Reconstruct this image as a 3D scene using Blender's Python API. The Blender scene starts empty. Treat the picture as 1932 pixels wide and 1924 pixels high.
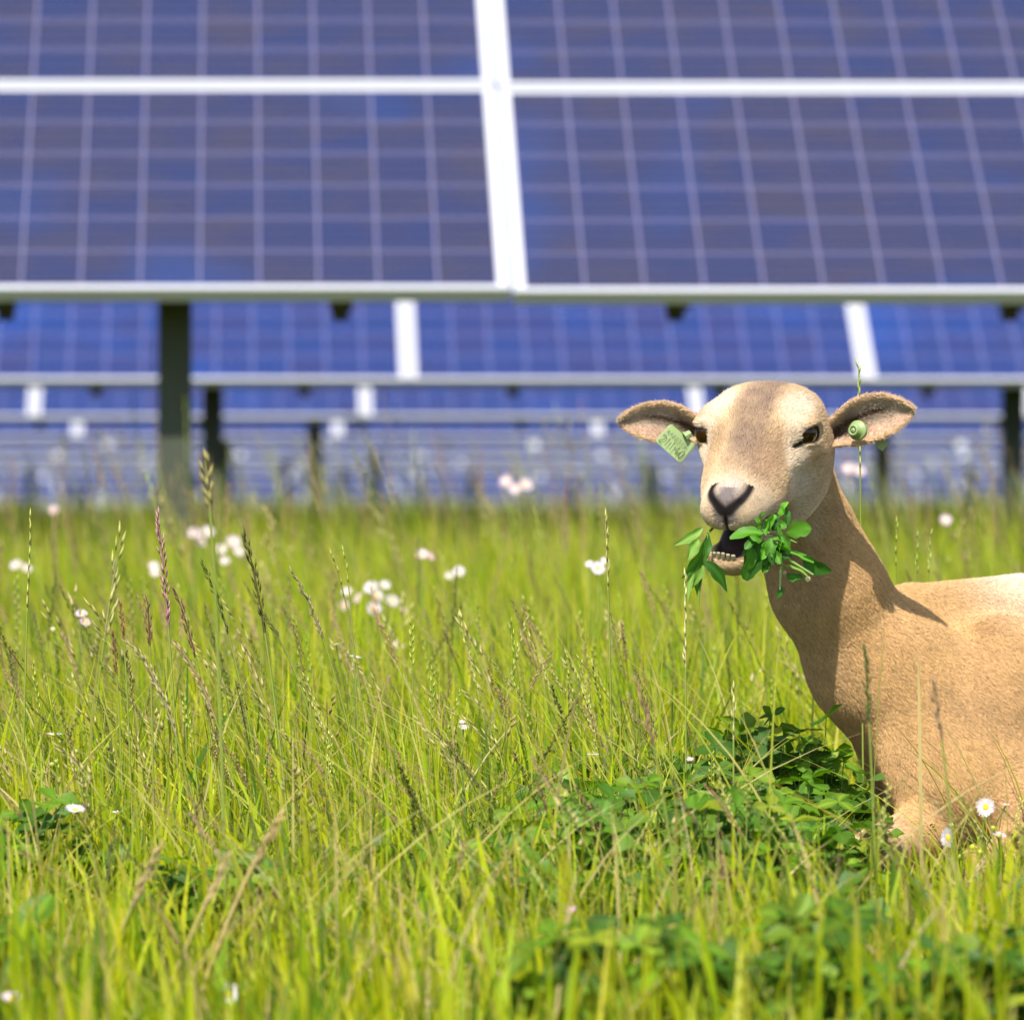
import bpy, math
import numpy as np
from mathutils import Vector, Matrix
R = math.radians
rng = np.random.default_rng(7)

# ------------------------------------------------------------------ camera, sky, sun, exposure
SC = bpy.context.scene
COL = SC.collection
CAM_Z = 0.45
FPX = 9415.0            # focal length in units of 1/1932 of the frame width
UX, VY = 450.0, 965.0   # optical axis, horizon (same units)
cam_d = bpy.data.cameras.new('camera')
cam = bpy.data.objects.new('camera', cam_d); COL.objects.link(cam)
cam.location = (0, 0, CAM_Z); cam.rotation_euler = (R(90), 0, 0)
cam_d.sensor_width = 36.0
cam_d.lens = FPX / 1932 * 36
cam_d.shift_x = (966 - UX) / 1932
cam_d.shift_y = (VY - 962) / 1932
cam_d.clip_start = 0.05; cam_d.clip_end = 3000
cam_d.dof.use_dof = True
cam_d.dof.focus_distance = 5.42
cam_d.dof.aperture_fstop = 8.2
SC.camera = cam

SUN = Vector((-0.20, -0.60, 0.80)).normalized()
sun_el = math.asin(SUN.z)
world = bpy.data.worlds.new('World'); SC.world = world; world.use_nodes = True
wn = world.node_tree.nodes; wl = world.node_tree.links
bg = wn['Background']; sky = wn.new('ShaderNodeTexSky')
sky.sky_type = 'NISHITA'; sky.sun_disc = False
sky.sun_elevation = sun_el
sky.sun_rotation = math.atan2(SUN.x, SUN.y)
sky.air_density = 1.0; sky.dust_density = 1.2; sky.altitude = 100
wl.new(sky.outputs[0], bg.inputs[0]); bg.inputs[1].default_value = 0.135
sl = bpy.data.lights.new('sun', 'SUN'); sl.energy = 5.0; sl.angle = R(0.53); sl.color = (1.0, 0.95, 0.87)
so = bpy.data.objects.new('sun', sl); COL.objects.link(so)
so.rotation_euler = SUN.to_track_quat('Z', 'Y').to_euler(); so.location = (0, 0, 20)
SC.view_settings.view_transform = 'Standard'; SC.view_settings.look = 'None'
SC.view_settings.exposure = 0.60; SC.view_settings.gamma = 1.0
SC.render.engine = 'CYCLES'
SC.cycles.use_denoising = True
SC.cycles.max_bounces = 8; SC.cycles.diffuse_bounces = 4; SC.cycles.transmission_bounces = 6
SC.cycles.transparent_max_bounces = 8
SC.cycles.sample_clamp_indirect = 8.0
DBG = ''

def W(u, v, Y):
    """point of the place that lies in picture direction (u, v) at distance Y"""
    return np.array([(u - UX) * Y / FPX, Y, CAM_Z + (VY - v) * Y / FPX])

# ------------------------------------------------------------------ helpers
def setp(o, label=None, cat=None, group=None, kind=None):
    if label: o['label'] = label
    if cat: o['category'] = cat
    if group: o['group'] = group
    if kind: o['kind'] = kind
    return o

def empty(name, loc, label=None, cat=None, group=None):
    o = bpy.data.objects.new(name, None); COL.objects.link(o)
    o.location = [float(a) for a in loc]; o.empty_display_size = 0.05
    return setp(o, label, cat, group)

def mesh_np(name, verts, faces, mat, parent=None, color=None, smooth=True, loc=None, mats=None, midx=None):
    """faces: (n,k) array or list of arrays of different k"""
    if not isinstance(faces, (list, tuple)): faces = [faces]
    faces = [np.asarray(f, dtype=np.int32) for f in faces if len(f)]
    me = bpy.data.meshes.new(name)
    verts = np.asarray(verts, dtype=np.float32)
    loops = np.concatenate([f.ravel() for f in faces])
    tot = np.concatenate([np.full(len(f), f.shape[1], dtype=np.int32) for f in faces])
    st = np.zeros(len(tot), dtype=np.int32); st[1:] = np.cumsum(tot)[:-1]
    me.vertices.add(len(verts)); me.vertices.foreach_set('co', verts.ravel())
    me.loops.add(len(loops)); me.loops.foreach_set('vertex_index', loops)
    me.polygons.add(len(tot)); me.polygons.foreach_set('loop_start', st)
    try: me.polygons.foreach_set('loop_total', tot)
    except Exception: pass
    me.polygons.foreach_set('use_smooth', np.full(len(tot), smooth, dtype=bool))
    if midx is not None: me.polygons.foreach_set('material_index', np.asarray(midx, dtype=np.int32))
    if color is not None:
        ca = me.color_attributes.new('tint', 'FLOAT_COLOR', 'POINT')
        c4 = np.ones((len(verts), 4), dtype=np.float32); c4[:, :3] = color
        ca.data.foreach_set('color', c4.ravel())
    me.update(calc_edges=True); me.validate()
    for m in (mats or [mat]): me.materials.append(m)
    o = bpy.data.objects.new(name, me); COL.objects.link(o)
    if parent: o.parent = parent
    if loc is not None: o.location = [float(a) for a in loc]
    return o

class MB:
    """collects pieces (verts, faces of any k, colour) for one mesh"""
    def __init__(s): s.v = []; s.f = {}; s.c = []; s.n = 0
    def add(s, v, faces, c=None):
        v = np.asarray(v, dtype=np.float64).reshape(-1, 3)
        if not isinstance(faces, list): faces = [faces]
        for f in faces:
            f = np.asarray(f, dtype=np.int64)
            if len(f): s.f.setdefault(f.shape[1], []).append(f + s.n)
        s.v.append(v); s.n += len(v)
        c = np.array((1, 1, 1.)) if c is None else np.asarray(c, dtype=np.float64)
        s.c.append(np.broadcast_to(c, (len(v), 3)))
        return s
    def box(s, lo, hi, c=None, M=None):
        x0, y0, z0 = lo; x1, y1, z1 = hi
        v = np.array([(x0,y0,z0),(x1,y0,z0),(x1,y1,z0),(x0,y1,z0),(x0,y0,z1),(x1,y0,z1),(x1,y1,z1),(x0,y1,z1)], float)
        if M is not None: v = v @ np.asarray(M)[:3, :3].T + np.asarray(M)[:3, 3]
        return s.add(v, np.array([(0,3,2,1),(4,5,6,7),(0,1,5,4),(1,2,6,5),(2,3,7,6),(3,0,4,7)]), c)
    def tube(s, pts, rad, k=5, c=None):
        pts = np.asarray(pts, float); n = len(pts); rad = np.broadcast_to(np.asarray(rad, float), (n,))
        T = np.gradient(pts, axis=0); T /= np.linalg.norm(T, axis=1)[:, None] + 1e-12
        ref = np.array([0, 1., 0]) if abs(T[0][1]) < .8 else np.array([1., 0, 0])
        A = np.cross(T, ref); A /= np.linalg.norm(A, axis=1)[:, None] + 1e-12
        B = np.cross(T, A)
        th = np.linspace(0, 2*np.pi, k, endpoint=False)
        v = pts[:, None] + rad[:, None, None]*(np.cos(th)[None, :, None]*A[:, None] + np.sin(th)[None, :, None]*B[:, None])
        i = np.arange(n-1)[:, None]*k; j = np.arange(k)[None]
        f = np.stack([i+j, i+(j+1) % k, i+k+(j+1) % k, i+k+j], -1).reshape(-1, 4)
        cc = None
        if c is not None:
            cc = np.asarray(c, float)
            if cc.ndim == 2: cc = np.repeat(cc, k, axis=0)
        return s.add(v.reshape(-1, 3), f, cc)
    def build(s, name, mat, parent=None, loc=None, smooth=True, color=True):
        v = np.concatenate(s.v)
        if loc is not None: v = v - np.asarray(loc)
        return mesh_np(name, v, [np.concatenate(a) for a in s.f.values()], mat, parent,
                       np.concatenate(s.c) if color else None, smooth)

def frame_of(d):
    d = np.asarray(d, float); d = d/np.linalg.norm(d)
    a = np.cross(d, (0, 0, 1.)) if abs(d[2]) < .95 else np.cross(d, (1., 0, 0))
    a /= np.linalg.norm(a); b = np.cross(a, d)
    return a, b, d

# ------------------------------------------------------------------ materials
def new_mat(name):
    m = bpy.data.materials.new(name); m.use_nodes = True
    nt = m.node_tree; nt.nodes.clear()
    out = nt.nodes.new('ShaderNodeOutputMaterial')
    return m, nt, out

def principled(name, col, rough=0.6, metal=0.0, noise=0.0, nscale=8.0, spec=0.5, bump=0.0):
    m, nt, out = new_mat(name)
    p = nt.nodes.new('ShaderNodeBsdfPrincipled')
    p.inputs['Roughness'].default_value = rough; p.inputs['Metallic'].default_value = metal
    p.inputs['Specular IOR Level'].default_value = spec
    p.inputs['Base Color'].default_value = (*col, 1)
    if noise or bump:
        tc = nt.nodes.new('ShaderNodeTexCoord'); nz = nt.nodes.new('ShaderNodeTexNoise')
        nz.inputs['Scale'].default_value = nscale; nz.inputs['Detail'].default_value = 5
        nt.links.new(tc.outputs['Object'], nz.inputs['Vector'])
        if noise:
            hs = nt.nodes.new('ShaderNodeMix'); hs.data_type = 'RGBA'
            hs.inputs['A'].default_value = (*[c*(1-noise) for c in col], 1)
            hs.inputs['B'].default_value = (*[min(1, c*(1+noise)) for c in col], 1)
            nt.links.new(nz.outputs['Fac'], hs.inputs['Factor'])
            nt.links.new(hs.outputs['Result'], p.inputs['Base Color'])
        if bump:
            b = nt.nodes.new('ShaderNodeBump'); b.inputs['Strength'].default_value = bump
            b.inputs['Distance'].default_value = 0.01
            nt.links.new(nz.outputs['Fac'], b.inputs['Height']); nt.links.new(b.outputs[0], p.inputs['Normal'])
    nt.links.new(p.outputs[0], out.inputs[0])
    return m

def leafy(name, trans=0.5, tcol=(1.25, 1.25, 0.6), rough=0.5, gloss=0.04):
    """tint attribute -> diffuse + translucent + a little sheen"""
    m, nt, out = new_mat(name); N = nt.nodes; L = nt.links
    at = N.new('ShaderNodeAttribute'); at.attribute_name = 'tint'
    df = N.new('ShaderNodeBsdfDiffuse'); tr = N.new('ShaderNodeBsdfTranslucent')
    gl = N.new('ShaderNodeBsdfGlossy'); gl.inputs['Roughness'].default_value = rough
    gl.inputs['Color'].default_value = (1, 1, 1, 1)
    L.new(at.outputs['Color'], df.inputs['Color'])
    mu = N.new('ShaderNodeMix'); mu.data_type = 'RGBA'; mu.blend_type = 'MULTIPLY'
    mu.inputs['Factor'].default_value = 1; mu.inputs['B'].default_value = (*tcol, 1)
    L.new(at.outputs['Color'], mu.inputs['A']); L.new(mu.outputs['Result'], tr.inputs['Color'])
    m1 = N.new('ShaderNodeMixShader'); m1.inputs[0].default_value = trans
    L.new(df.outputs[0], m1.inputs[1]); L.new(tr.outputs[0], m1.inputs[2])
    m2 = N.new('ShaderNodeMixShader'); m2.inputs[0].default_value = gloss
    L.new(m1.outputs[0], m2.inputs[1]); L.new(gl.outputs[0], m2.inputs[2])
    L.new(m2.outputs[0], out.inputs[0])
    return m

def tinted(name, rough=0.6, spec=0.3, sss=0.0):
    m, nt, out = new_mat(name)
    at = nt.nodes.new('ShaderNodeAttribute'); at.attribute_name = 'tint'
    p = nt.nodes.new('ShaderNodeBsdfPrincipled')
    p.inputs['Roughness'].default_value = rough; p.inputs['Specular IOR Level'].default_value = spec
    nt.links.new(at.outputs['Color'], p.inputs['Base Color']); nt.links.new(p.outputs[0], out.inputs[0])
    return m

M_GRASS = leafy('grass_blade', 0.5, (1.34, 1.28, 0.30), 0.5, 0.014)
M_SEED = leafy('grass_seed', 0.3, (1.15, 1.1, 0.8), 0.6, 0.02)
M_CLOVER = leafy('clover_leaf', 0.35, (1.5, 1.6, 0.35), 0.5, 0.012)
M_PETAL = leafy('petal', 0.35, (1, 1, 1), 0.6, 0.01)
M_ALU = principled('anodised_aluminium', (0.46, 0.47, 0.49), 0.45, 0.15, 0.04, 3.0)
M_STEEL = principled('galvanised_steel', (0.30, 0.32, 0.33), 0.5, 0.6, 0.25, 9.0)
M_POST = principled('weathered_pile', (0.055, 0.065, 0.048), 0.7, 0.0, 0.35, 7.0, 0.2)
M_DARK = principled('dark_bracket', (0.03, 0.03, 0.03), 0.6)
M_BACK = principled('panel_backsheet', (0.7, 0.7, 0.7), 0.6)
M_SOIL = principled('meadow_soil', (0.045, 0.045, 0.018), 0.95, 0.0, 0.5, 14.0, 0.1, 0.6)

# solar cells: procedural grid in object space (x across, y up the slope)
MODW, MODH, CELL = 1.964, 0.998, 0.158
def cell_material(name, c1, c2, c3, c4, cl):
    m, nt, out = new_mat(name); N = nt.nodes; L = nt.links
    def math_(op, a, b=None, c=None):
        n = N.new('ShaderNodeMath'); n.operation = op
        for i, x in enumerate((a, b, c)):
            if x is None: continue
            if isinstance(x, (int, float)): n.inputs[i].default_value = x
            else: L.new(x, n.inputs[i])
        return n.outputs[0]
    def mix(f, a, b):
        n = N.new('ShaderNodeMix'); n.data_type = 'RGBA'
        for k, x in (('Factor', f), ('A', a), ('B', b)):
            if isinstance(x, (int, float)): n.inputs[k].default_value = x
            elif isinstance(x, tuple): n.inputs[k].default_value = (*x, 1)
            else: L.new(x, n.inputs[k])
        return n.outputs['Result']
    tc = N.new('ShaderNodeTexCoord'); sp = N.new('ShaderNodeSeparateXYZ'); L.new(tc.outputs['Object'], sp.inputs[0])
    x, y = sp.outputs['X'], sp.outputs['Y']
    gx = (MODW - 12*CELL)/2; gy = (MODH - 6*CELL)/2
    ux = math_('DIVIDE', math_('SUBTRACT', x, gx), CELL); uy = math_('DIVIDE', math_('SUBTRACT', y, gy), CELL)
    fx, fy = math_('FRACT', ux), math_('FRACT', uy)
    ix, iy = math_('FLOOR', ux), math_('FLOOR', uy)
    def edge(f, w):   # 1 near the cell border
        return math_('GREATER_THAN', math_('ABSOLUTE', math_('SUBTRACT', f, 0.5)), 0.5 - w)
    line = math_('MAXIMUM', edge(fx, 0.0135), edge(fy, 0.0135))
    inside = math_('MULTIPLY', math_('MULTIPLY', math_('GREATER_THAN', ux, 0.0), math_('LESS_THAN', ux, 12.0)),
                   math_('MULTIPLY', math_('GREATER_THAN', uy, 0.0), math_('LESS_THAN', uy, 6.0)))
    # five silver bus bars along x in each cell
    b5 = math_('FRACT', math_('MULTIPLY', fy, 4.0))
    bus = math_('LESS_THAN', math_('ABSOLUTE', math_('SUBTRACT', b5, 0.5)), 0.02)
    oi = N.new('ShaderNodeObjectInfo')
    cx = N.new('ShaderNodeCombineXYZ'); L.new(ix, cx.inputs[0]); L.new(iy, cx.inputs[1]); L.new(math_('MULTIPLY', oi.outputs['Random'], 97.0), cx.inputs[2])
    wnz = N.new('ShaderNodeTexWhiteNoise'); wnz.noise_dimensions = '3D'; L.new(cx.outputs[0], wnz.inputs['Vector'])
    sc_ = N.new('ShaderNodeSeparateColor'); L.new(wnz.outputs['Color'], sc_.inputs[0])
    # slow drift of hue inside and across cells (polycrystalline wafers)
    mp = N.new('ShaderNodeMapping'); mp.inputs['Scale'].default_value = (0.9, 1.6, 1); L.new(tc.outputs['Object'], mp.inputs[0])
    ad = N.new('ShaderNodeVectorMath'); ad.operation = 'ADD'; L.new(mp.outputs[0], ad.inputs[0]); L.new(cx.outputs[0], ad.inputs[1])
    nz = N.new('ShaderNodeTexNoise'); nz.inputs['Scale'].default_value = 5.0; nz.inputs['Detail'].default_value = 3; L.new(ad.outputs[0], nz.inputs['Vector'])
    big = N.new('ShaderNodeTexNoise'); big.inputs['Scale'].default_value = 1.3
    ad2 = N.new('ShaderNodeVectorMath'); ad2.operation = 'ADD'; L.new(tc.outputs['Object'], ad2.inputs[0]); L.new(oi.outputs['Random'], ad2.inputs[1])
    L.new(ad2.outputs[0], big.inputs['Vector'])
    c = mix(math_('MULTIPLY', sc_.outputs[0], 0.9), c1, c2)
    nzr = N.new('ShaderNodeMapRange'); nzr.inputs['From Min'].default_value = 0.42; nzr.inputs['From Max'].default_value = 0.68
    L.new(nz.outputs['Fac'], nzr.inputs['Value'])
    c = mix(math_('MULTIPLY', nzr.outputs[0], 0.55), c, c3)
    bgr = N.new('ShaderNodeMapRange'); bgr.inputs['From Min'].default_value = 0.54; bgr.inputs['From Max'].default_value = 0.74
    L.new(big.outputs['Fac'], bgr.inputs['Value'])
    c = mix(math_('MULTIPLY', bgr.outputs[0], 0.8), c, c4)
    # fine fingers / texture rows
    wv = N.new('ShaderNodeTexNoise'); wv.inputs['Scale'].default_value = 1.0; wv.inputs['Detail'].default_value = 2
    mp2 = N.new('ShaderNodeMapping'); mp2.inputs['Scale'].default_value = (0.6, 70, 1); L.new(tc.outputs['Object'], mp2.inputs[0]); L.new(mp2.outputs[0], wv.inputs['Vector'])
    c = mix(math_('MULTIPLY', wv.outputs['Fac'], 0.16), c, (0.09, 0.09, 0.14))
    c = mix(bus, c, (0.13, 0.13, 0.20))
    c = mix(line, c, cl)
    c = mix(inside, (0.52, 0.52, 0.55), c)
    p = N.new('ShaderNodeBsdfPrincipled'); L.new(c, p.inputs['Base Color'])
    p.inputs['Roughness'].default_value = 0.22; p.inputs['Specular IOR Level'].default_value = 0.35
    L.new(p.outputs[0], out.inputs[0])
    return m
M_CELL = cell_material('solar_cells', (0.014, 0.022, 0.078), (0.024, 0.025, 0.062), (0.038, 0.031, 0.046), (0.007, 0.036, 0.16), (0.18, 0.165, 0.27))
M_CELL_SKY = cell_material('solar_cells_sky_tint', (0.008, 0.028, 0.135), (0.020, 0.024, 0.100), (0.012, 0.030, 0.15), (0.004, 0.045, 0.23), (0.17, 0.18, 0.36))  # bluer copy for the rows behind: sky reflection put into the colour

# ------------------------------------------------------------------ ground
def ground_z(x, y):
    y = np.asarray(y, float)
    return -0.36*np.clip((y - 72)/24, 0, 1)**1.2 - 0.012*np.clip(y-97, 0, 400)
xs = np.concatenate([np.linspace(-400, -10, 14), np.linspace(-8, 14, 45), np.linspace(18, 400, 14)])
ys = np.concatenate([np.linspace(-200, -5, 8), np.linspace(-2, 30, 60), np.linspace(31, 110, 60), np.linspace(130, 900, 12)])
gx_, gy_ = np.meshgrid(xs, ys, indexing='ij')
gz_ = ground_z(gx_, gy_) + 0.010*np.sin(gx_*2.3+1)*np.cos(gy_*1.9) - 0.01
nx, ny = len(xs), len(ys)
ii = (np.arange(nx-1)[:, None]*ny + np.arange(ny-1)[None]).ravel()
g = mesh_np('ground', np.stack([gx_, gy_, gz_], -1).reshape(-1, 3), np.stack([ii, ii+ny, ii+ny+1, ii+1], -1), M_SOIL)
setp(g, 'dark soil of the meadow under the tall grass', kind='structure')

# ------------------------------------------------------------------ solar tables
TILT = R(37.5)
ct, st_ = math.cos(TILT), math.sin(TILT)
FR = 0.013; FD = 0.040      # frame lip width, frame depth
def module_meshes():
    b = MB()
    w, h = MODW, MODH
    b.box((0, 0, -FD), (w, FR, 0)); b.box((0, h-FR, -FD), (w, h, 0))
    b.box((0, FR, -FD), (FR, h-FR, 0)); b.box((w-FR, FR, -FD), (w, h-FR, 0))
    fr = b.build('frame', M_ALU, smooth=False, color=False)
    g_ = MB(); g_.box((FR, FR, -0.009), (w-FR, h-FR, -0.003))
    gl = g_.build('glass', M_CELL, smooth=False, color=False)
    return fr, gl
PFR, PGL = module_meshes()
bpy.data.objects.remove(PFR, do_unlink=True); bpy.data.objects.remove(PGL, do_unlink=True)
ME_FR, ME_GL = bpy.data.meshes['frame'], bpy.data.meshes['glass']
ME_GB = ME_GL.copy(); ME_GB.materials.clear(); ME_GB.materials.append(M_CELL_SKY)
ROWS = [ # distance, u of a mullion at its lower end, u of posts, u of rafter ends, modules high, label
    (13.20, 966, [330], 645, 640, 4, 'nearest row of blue solar panels, filling the whole top of the photo'),
    (21.40, 771, [401, 1912], 575, 395, 4, 'second row of blue solar panels, seen right under the nearest row'),
    (29.60, 690, [594, 1665], 985, 304, 4, 'third row of solar panels, a thin blue strip behind the second row'),
    (37.70, 637, [425, 1390], 842, 240, 3, 'fourth row of solar panels, two strips behind the second row'),
    (46.00, 605, [], 0, 0, 3, 'fifth row of solar panels, far off at the height of the sheep eyes'),
    (54.20, 452, [], 0, 0, 3, 'sixth row of solar panels, far off, with its rim level with the ear tags'),
    (62.40, 573, [], 0, 0, 3, 'seventh row of solar panels, far off, a thin grey band with pale round glints'),
    (70.60, 300, [], 0, 0, 3, 'eighth row of solar panels, very far off, just above the grass'),
    (78.80, 551, [], 0, 0, 3, 'ninth row of solar panels, very far off, third from the grass line'),
    (87.00, 531, [], 0, 0, 3, 'tenth row of solar panels, very far off, second from the grass line'),
    (95.20, 380, [], 0, 0, 3, 'farthest row of solar panels, its lower rim touching the grass line'),
]
GAP = 0.006
HB = 0.575    # lower rim above the camera height
def solar_row(i, d, um, posts, ub, pb, high, label):
    zg = float(ground_z(0, d))
    zb = CAM_Z + HB + zg + (0.006 if i == 0 else -0.012 if i < 4 else 0)
    P = MODW + GAP
    x0 = (um - UX)*d/FPX + GAP/2
    xl, xr = (0 - UX)*d/FPX, (1932 - UX)*d/FPX
    mg = 2.2 if i < 3 else 1.2
    k0 = math.floor((xl - mg - x0)/P); k1 = math.ceil((xr + mg - x0)/P)
    while (k1-k0)*high > 62: k1 -= 1
    root = empty('solar_array', (x0 + (k0+k1)/2*P, d+1.2, zg), label, 'solar panels', 'rows of solar panels one behind the other')
    def place(o, x, s, n=0.0):
        o.parent = root
        o.location = (x - root.location.x, d + s*ct - n*(-st_)*-1 - root.location.y, zb + s*st_ + n*ct - root.location.z)
        o.rotation_euler = (TILT, 0, 0)
    for k in range(k0, k1):
        jj = 0.006*math.sin(k*5.1+i)   # tables never line up perfectly
        for r in range(high):
            f = bpy.data.objects.new('panel_frame', ME_FR); COL.objects.link(f)
            off = (0.010 if (i == 0 and k < 0) else 0.0)
            place(f, x0 + k*P, r*(MODH+0.008) + off + jj*.3)
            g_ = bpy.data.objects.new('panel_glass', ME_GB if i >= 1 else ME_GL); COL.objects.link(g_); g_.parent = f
    xa, xb_ = x0 + k0*P - root.location.x, x0 + k1*P - root.location.x
    L_ = high*(MODH+0.008)
    Mx = Matrix.Translation((0, d-root.location.y, zb-root.location.z)) @ Matrix.Rotation(TILT, 4, 'X')
    for s in (0.42, 1.6, 2.6, 3.6)[:high if high < 4 else 4]:
        if s > L_: continue
        b = MB(); b.box((xa, s, -0.11), (xb_, s+0.05, -FD-0.002), M=Mx); b.box((xa, s+0.05, -0.11), (xb_, s+0.085, -0.105), M=Mx)
        b.build('purlin', M_STEEL, root, smooth=False, color=False)
    # rafters: dark rail ends just show under the lower rim
    if pb:
        step = pb*d/FPX; xr0 = (ub - UX)*d/FPX
        n0 = math.ceil((xa + root.location.x - xr0)/step); n1 = math.floor((xb_ + root.location.x - xr0)/step)
        for k in range(n0, n1+1):
            x = xr0 + k*step - root.location.x
            b = MB(); b.box((x-.022, 0.10, -0.165), (x+.022, L_-0.15, -0.112), M=Mx)
            b.box((x-.03, 0.06, -0.105), (x+.03, 0.14, -FD-0.003), M=Mx)
            b.build('rafter', M_DARK, root, smooth=False, color=False)
    # posts: channel-section piles
    pl = [(u - UX)*(d+0.32)/FPX for u in posts] or [x0 + k*P*2 + .5 for k in range(k0//2, k1//2)]
    if posts:
        pl += [pl[0] - 4.4, pl[-1] + 4.4]
    for x in pl:
        x -= root.location.x
        if x < xa+.1 or x > xb_-.1: continue
        for yy in (0.30,):
            ztop = (zb - root.location.z) + yy*math.tan(TILT) - 0.16
            y0 = d + yy - root.location.y
            b = MB()
            b.box((x-.045, y0, -0.3), (x+.045, y0+.005, ztop)); b.box((x-.045, y0+.005, -0.3), (x-.040, y0+.07, ztop))
            b.box((x+.040, y0+.005, -0.3), (x+.045, y0+.07, ztop))
            b.build('post', M_POST, root, smooth=False, color=False)
            if high == 4:
                zt = zb - root.location.z
                b = MB(); b.tube([(x, y0+.04, zt-.02), (x, y0+2.0, zt+2.2*math.tan(TILT)-.19)], .022, 6)
                b.build('strut', M_STEEL, root, color=False)
    return root
if 'nopanel' not in DBG:
    for i, r in enumerate(ROWS):
        solar_row(i, r[0], r[1], r[2], r[3], r[4], r[5], r[6])

# ------------------------------------------------------------------ the sheep (signed-distance sculpt -> surface nets)
YS = 5.5
O = W(1430, 812, YS)                       # between the eyes
hf = np.array([-0.348, -0.783, -0.515]); hf /= np.linalg.norm(hf)    # towards the muzzle
hr = np.array([0.914, -0.405, -0.07]); hr -= hf*(hr @ hf); hr /= np.linalg.norm(hr)        # towards its left side
hc = np.cross(hr, hf); hc /= np.linalg.norm(hc)                      # out of the forehead
if hc[2] < 0: hc = -hc
HM = np.stack([hf, hr, hc])                # world offset -> (a, b, c)

def graded(segs):
    out = []
    for a, b, h in segs:
        n = max(1, int(round((b-a)/h))); out.append(np.linspace(a, b, n, endpoint=False))
    out.append(np.array([segs[-1][1]])); return np.concatenate(out)

def smin(a, b, k):
    h = np.clip(0.5 + 0.5*(b-a)/k, 0, 1)
    return b + (a-b)*h - k*h*(1-h)
def smax(a, b, k): return -smin(-a, -b, k)
def ell(p, c, r, M=None):
    q = p - np.asarray(c, np.float32)
    if M is not None: q = q @ np.asarray(M, np.float32)
    r = np.asarray(r, np.float32)
    k0 = np.linalg.norm(q/r, axis=-1); k1 = np.linalg.norm(q/(r*r), axis=-1)
    return k0*(k0-1)/np.maximum(k1, 1e-6)
def cone(p, a, b, ra, rb):
    a = np.asarray(a, np.float32); b = np.asarray(b, np.float32); ab = b-a
    t = np.clip(((p-a) @ ab)/float(ab @ ab), 0, 1)
    return np.linalg.norm(p - a - t[..., None]*ab, axis=-1) - (ra + (rb-ra)*t)

ERT = np.array([[.9135, 0, -.4067], [0, 1, 0], [.4067, 0, .9135]], np.float32)   # slant of the eye opening
def head_sdf(q):
    """q: (...,3) head coordinates a (muzzle), b (side), c (up)"""
    qa = q.copy(); qa[..., 1] = np.abs(qa[..., 1])
    ea = qa.copy(); ea[..., 0] -= np.where(q[..., 1] < 0, .007, 0)
    d = ell(q, (-.024, 0, -.024), (.057, .066, .043))
    d = smin(d, ell(qa, (-.012, .031, .002), (.040, .032, .022)), .022)       # frontal bones
    d = smin(d, ell(q, (-.044, 0, -.006), (.030, .042, .024)), .03)             # poll
    d = smin(d, ell(qa, (-.028, .030, -.058), (.064, .037, .056)), .03)       # cheeks / jaw muscle
    nb = q*np.array([1, .87, 1], np.float32)
    d = smin(d, cone(nb, (.0, 0, -.018), (.112, 0, -.030), .042, .0235), .03) # nose
    d = smin(d, ell(qa, (.045, .026, -.036), (.05, .023, .026)), .02)
    d = smin(d, ell(qa, (.001, .053, .012), (.022, .012, .007)), .014)        # brow
    d = smin(d, ell(qa, (.013, .050, -.022), (.026, .013, .010)), .014)       # cheekbone
    d = smin(d, ell(qa, (.112, .0145, -.030), (.027, .0190, .021)), .012)       # lips / nostril wings
    d = smin(d, ell(q, (.119, 0, -.026), (.021, .026, .022)), .010)
    up = smin(ell(q, (.098, 0, -.036), (.042, .035, .014)), ell(qa, (.06, .030, -.044), (.035, .011, .015)), .012)
    d = smin(d, up, .010)
    # lower jaw, dropped open and chewing a little to one side
    j = q.copy(); j[..., 1] = j[..., 1] + .003
    jaw = cone(j*np.array([1, .88, 1], np.float32), (.01, 0, -.100), (.120, 0, -.088), .025, .0185)
    jaw = smin(jaw, ell(j, (.126, 0, -.086), (.017, .026, .016)), .01)
    jaw = smin(jaw, ell(qa, (-.01, .022, -.088), (.05, .022, .030)), .03)
    mouth = ell(j*np.array([1, 1, 1], np.float32), (.130, 0, -.064), (.062, .026, .0165))
    mouth = smin(mouth, ell(qa, (.100, .026, -.058), (.036, .016, .009)), .008)
    d = smin(d, jaw, .014)
    d = smax(d, -mouth, .006)
    tong = ell(j, (.095, 0, -.078), (.035, .017, .010))
    d = smin(d, tong, .003)
    d = smax(d, -ell(qa, (.040, .066, -.040), (.032, .014, .016)), .022)
    # eye sockets and almond openings
    ex = qa - np.array((.004, .0585, -.002), np.float32)
    d = smin(d, ell(ea, (.001, .0580, .0118), (.019, .0090, .0036), ERT), .006)
    d = smin(d, ell(ea, (.004, .0570, -.0070), (.018, .0095, .0036), ERT), .006)
    d = smax(d, -ell(ea, (.0085, .066, .0040), (.0155, .022, .0072), ERT), .002)
    d = smax(d, -cone(ea, (.012, .063, .005), (.030, .0545, -.0005), .0040, .0008), .0025)
    # nostrils and philtrum
    d = smax(d, -cone(qa, (.146, .005, -.0195), (.136, .0165, -.0105), .0030, .0048), .002)
    d = smax(d, -cone(qa, (.136, .0165, -.0105), (.121, .0270, -.0035), .0048, .0012), .002)
    d = smax(d, -cone(q, (.143, 0, -.022), (.140, 0, -.052), .0014, .0020), .002)
    return d

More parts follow.
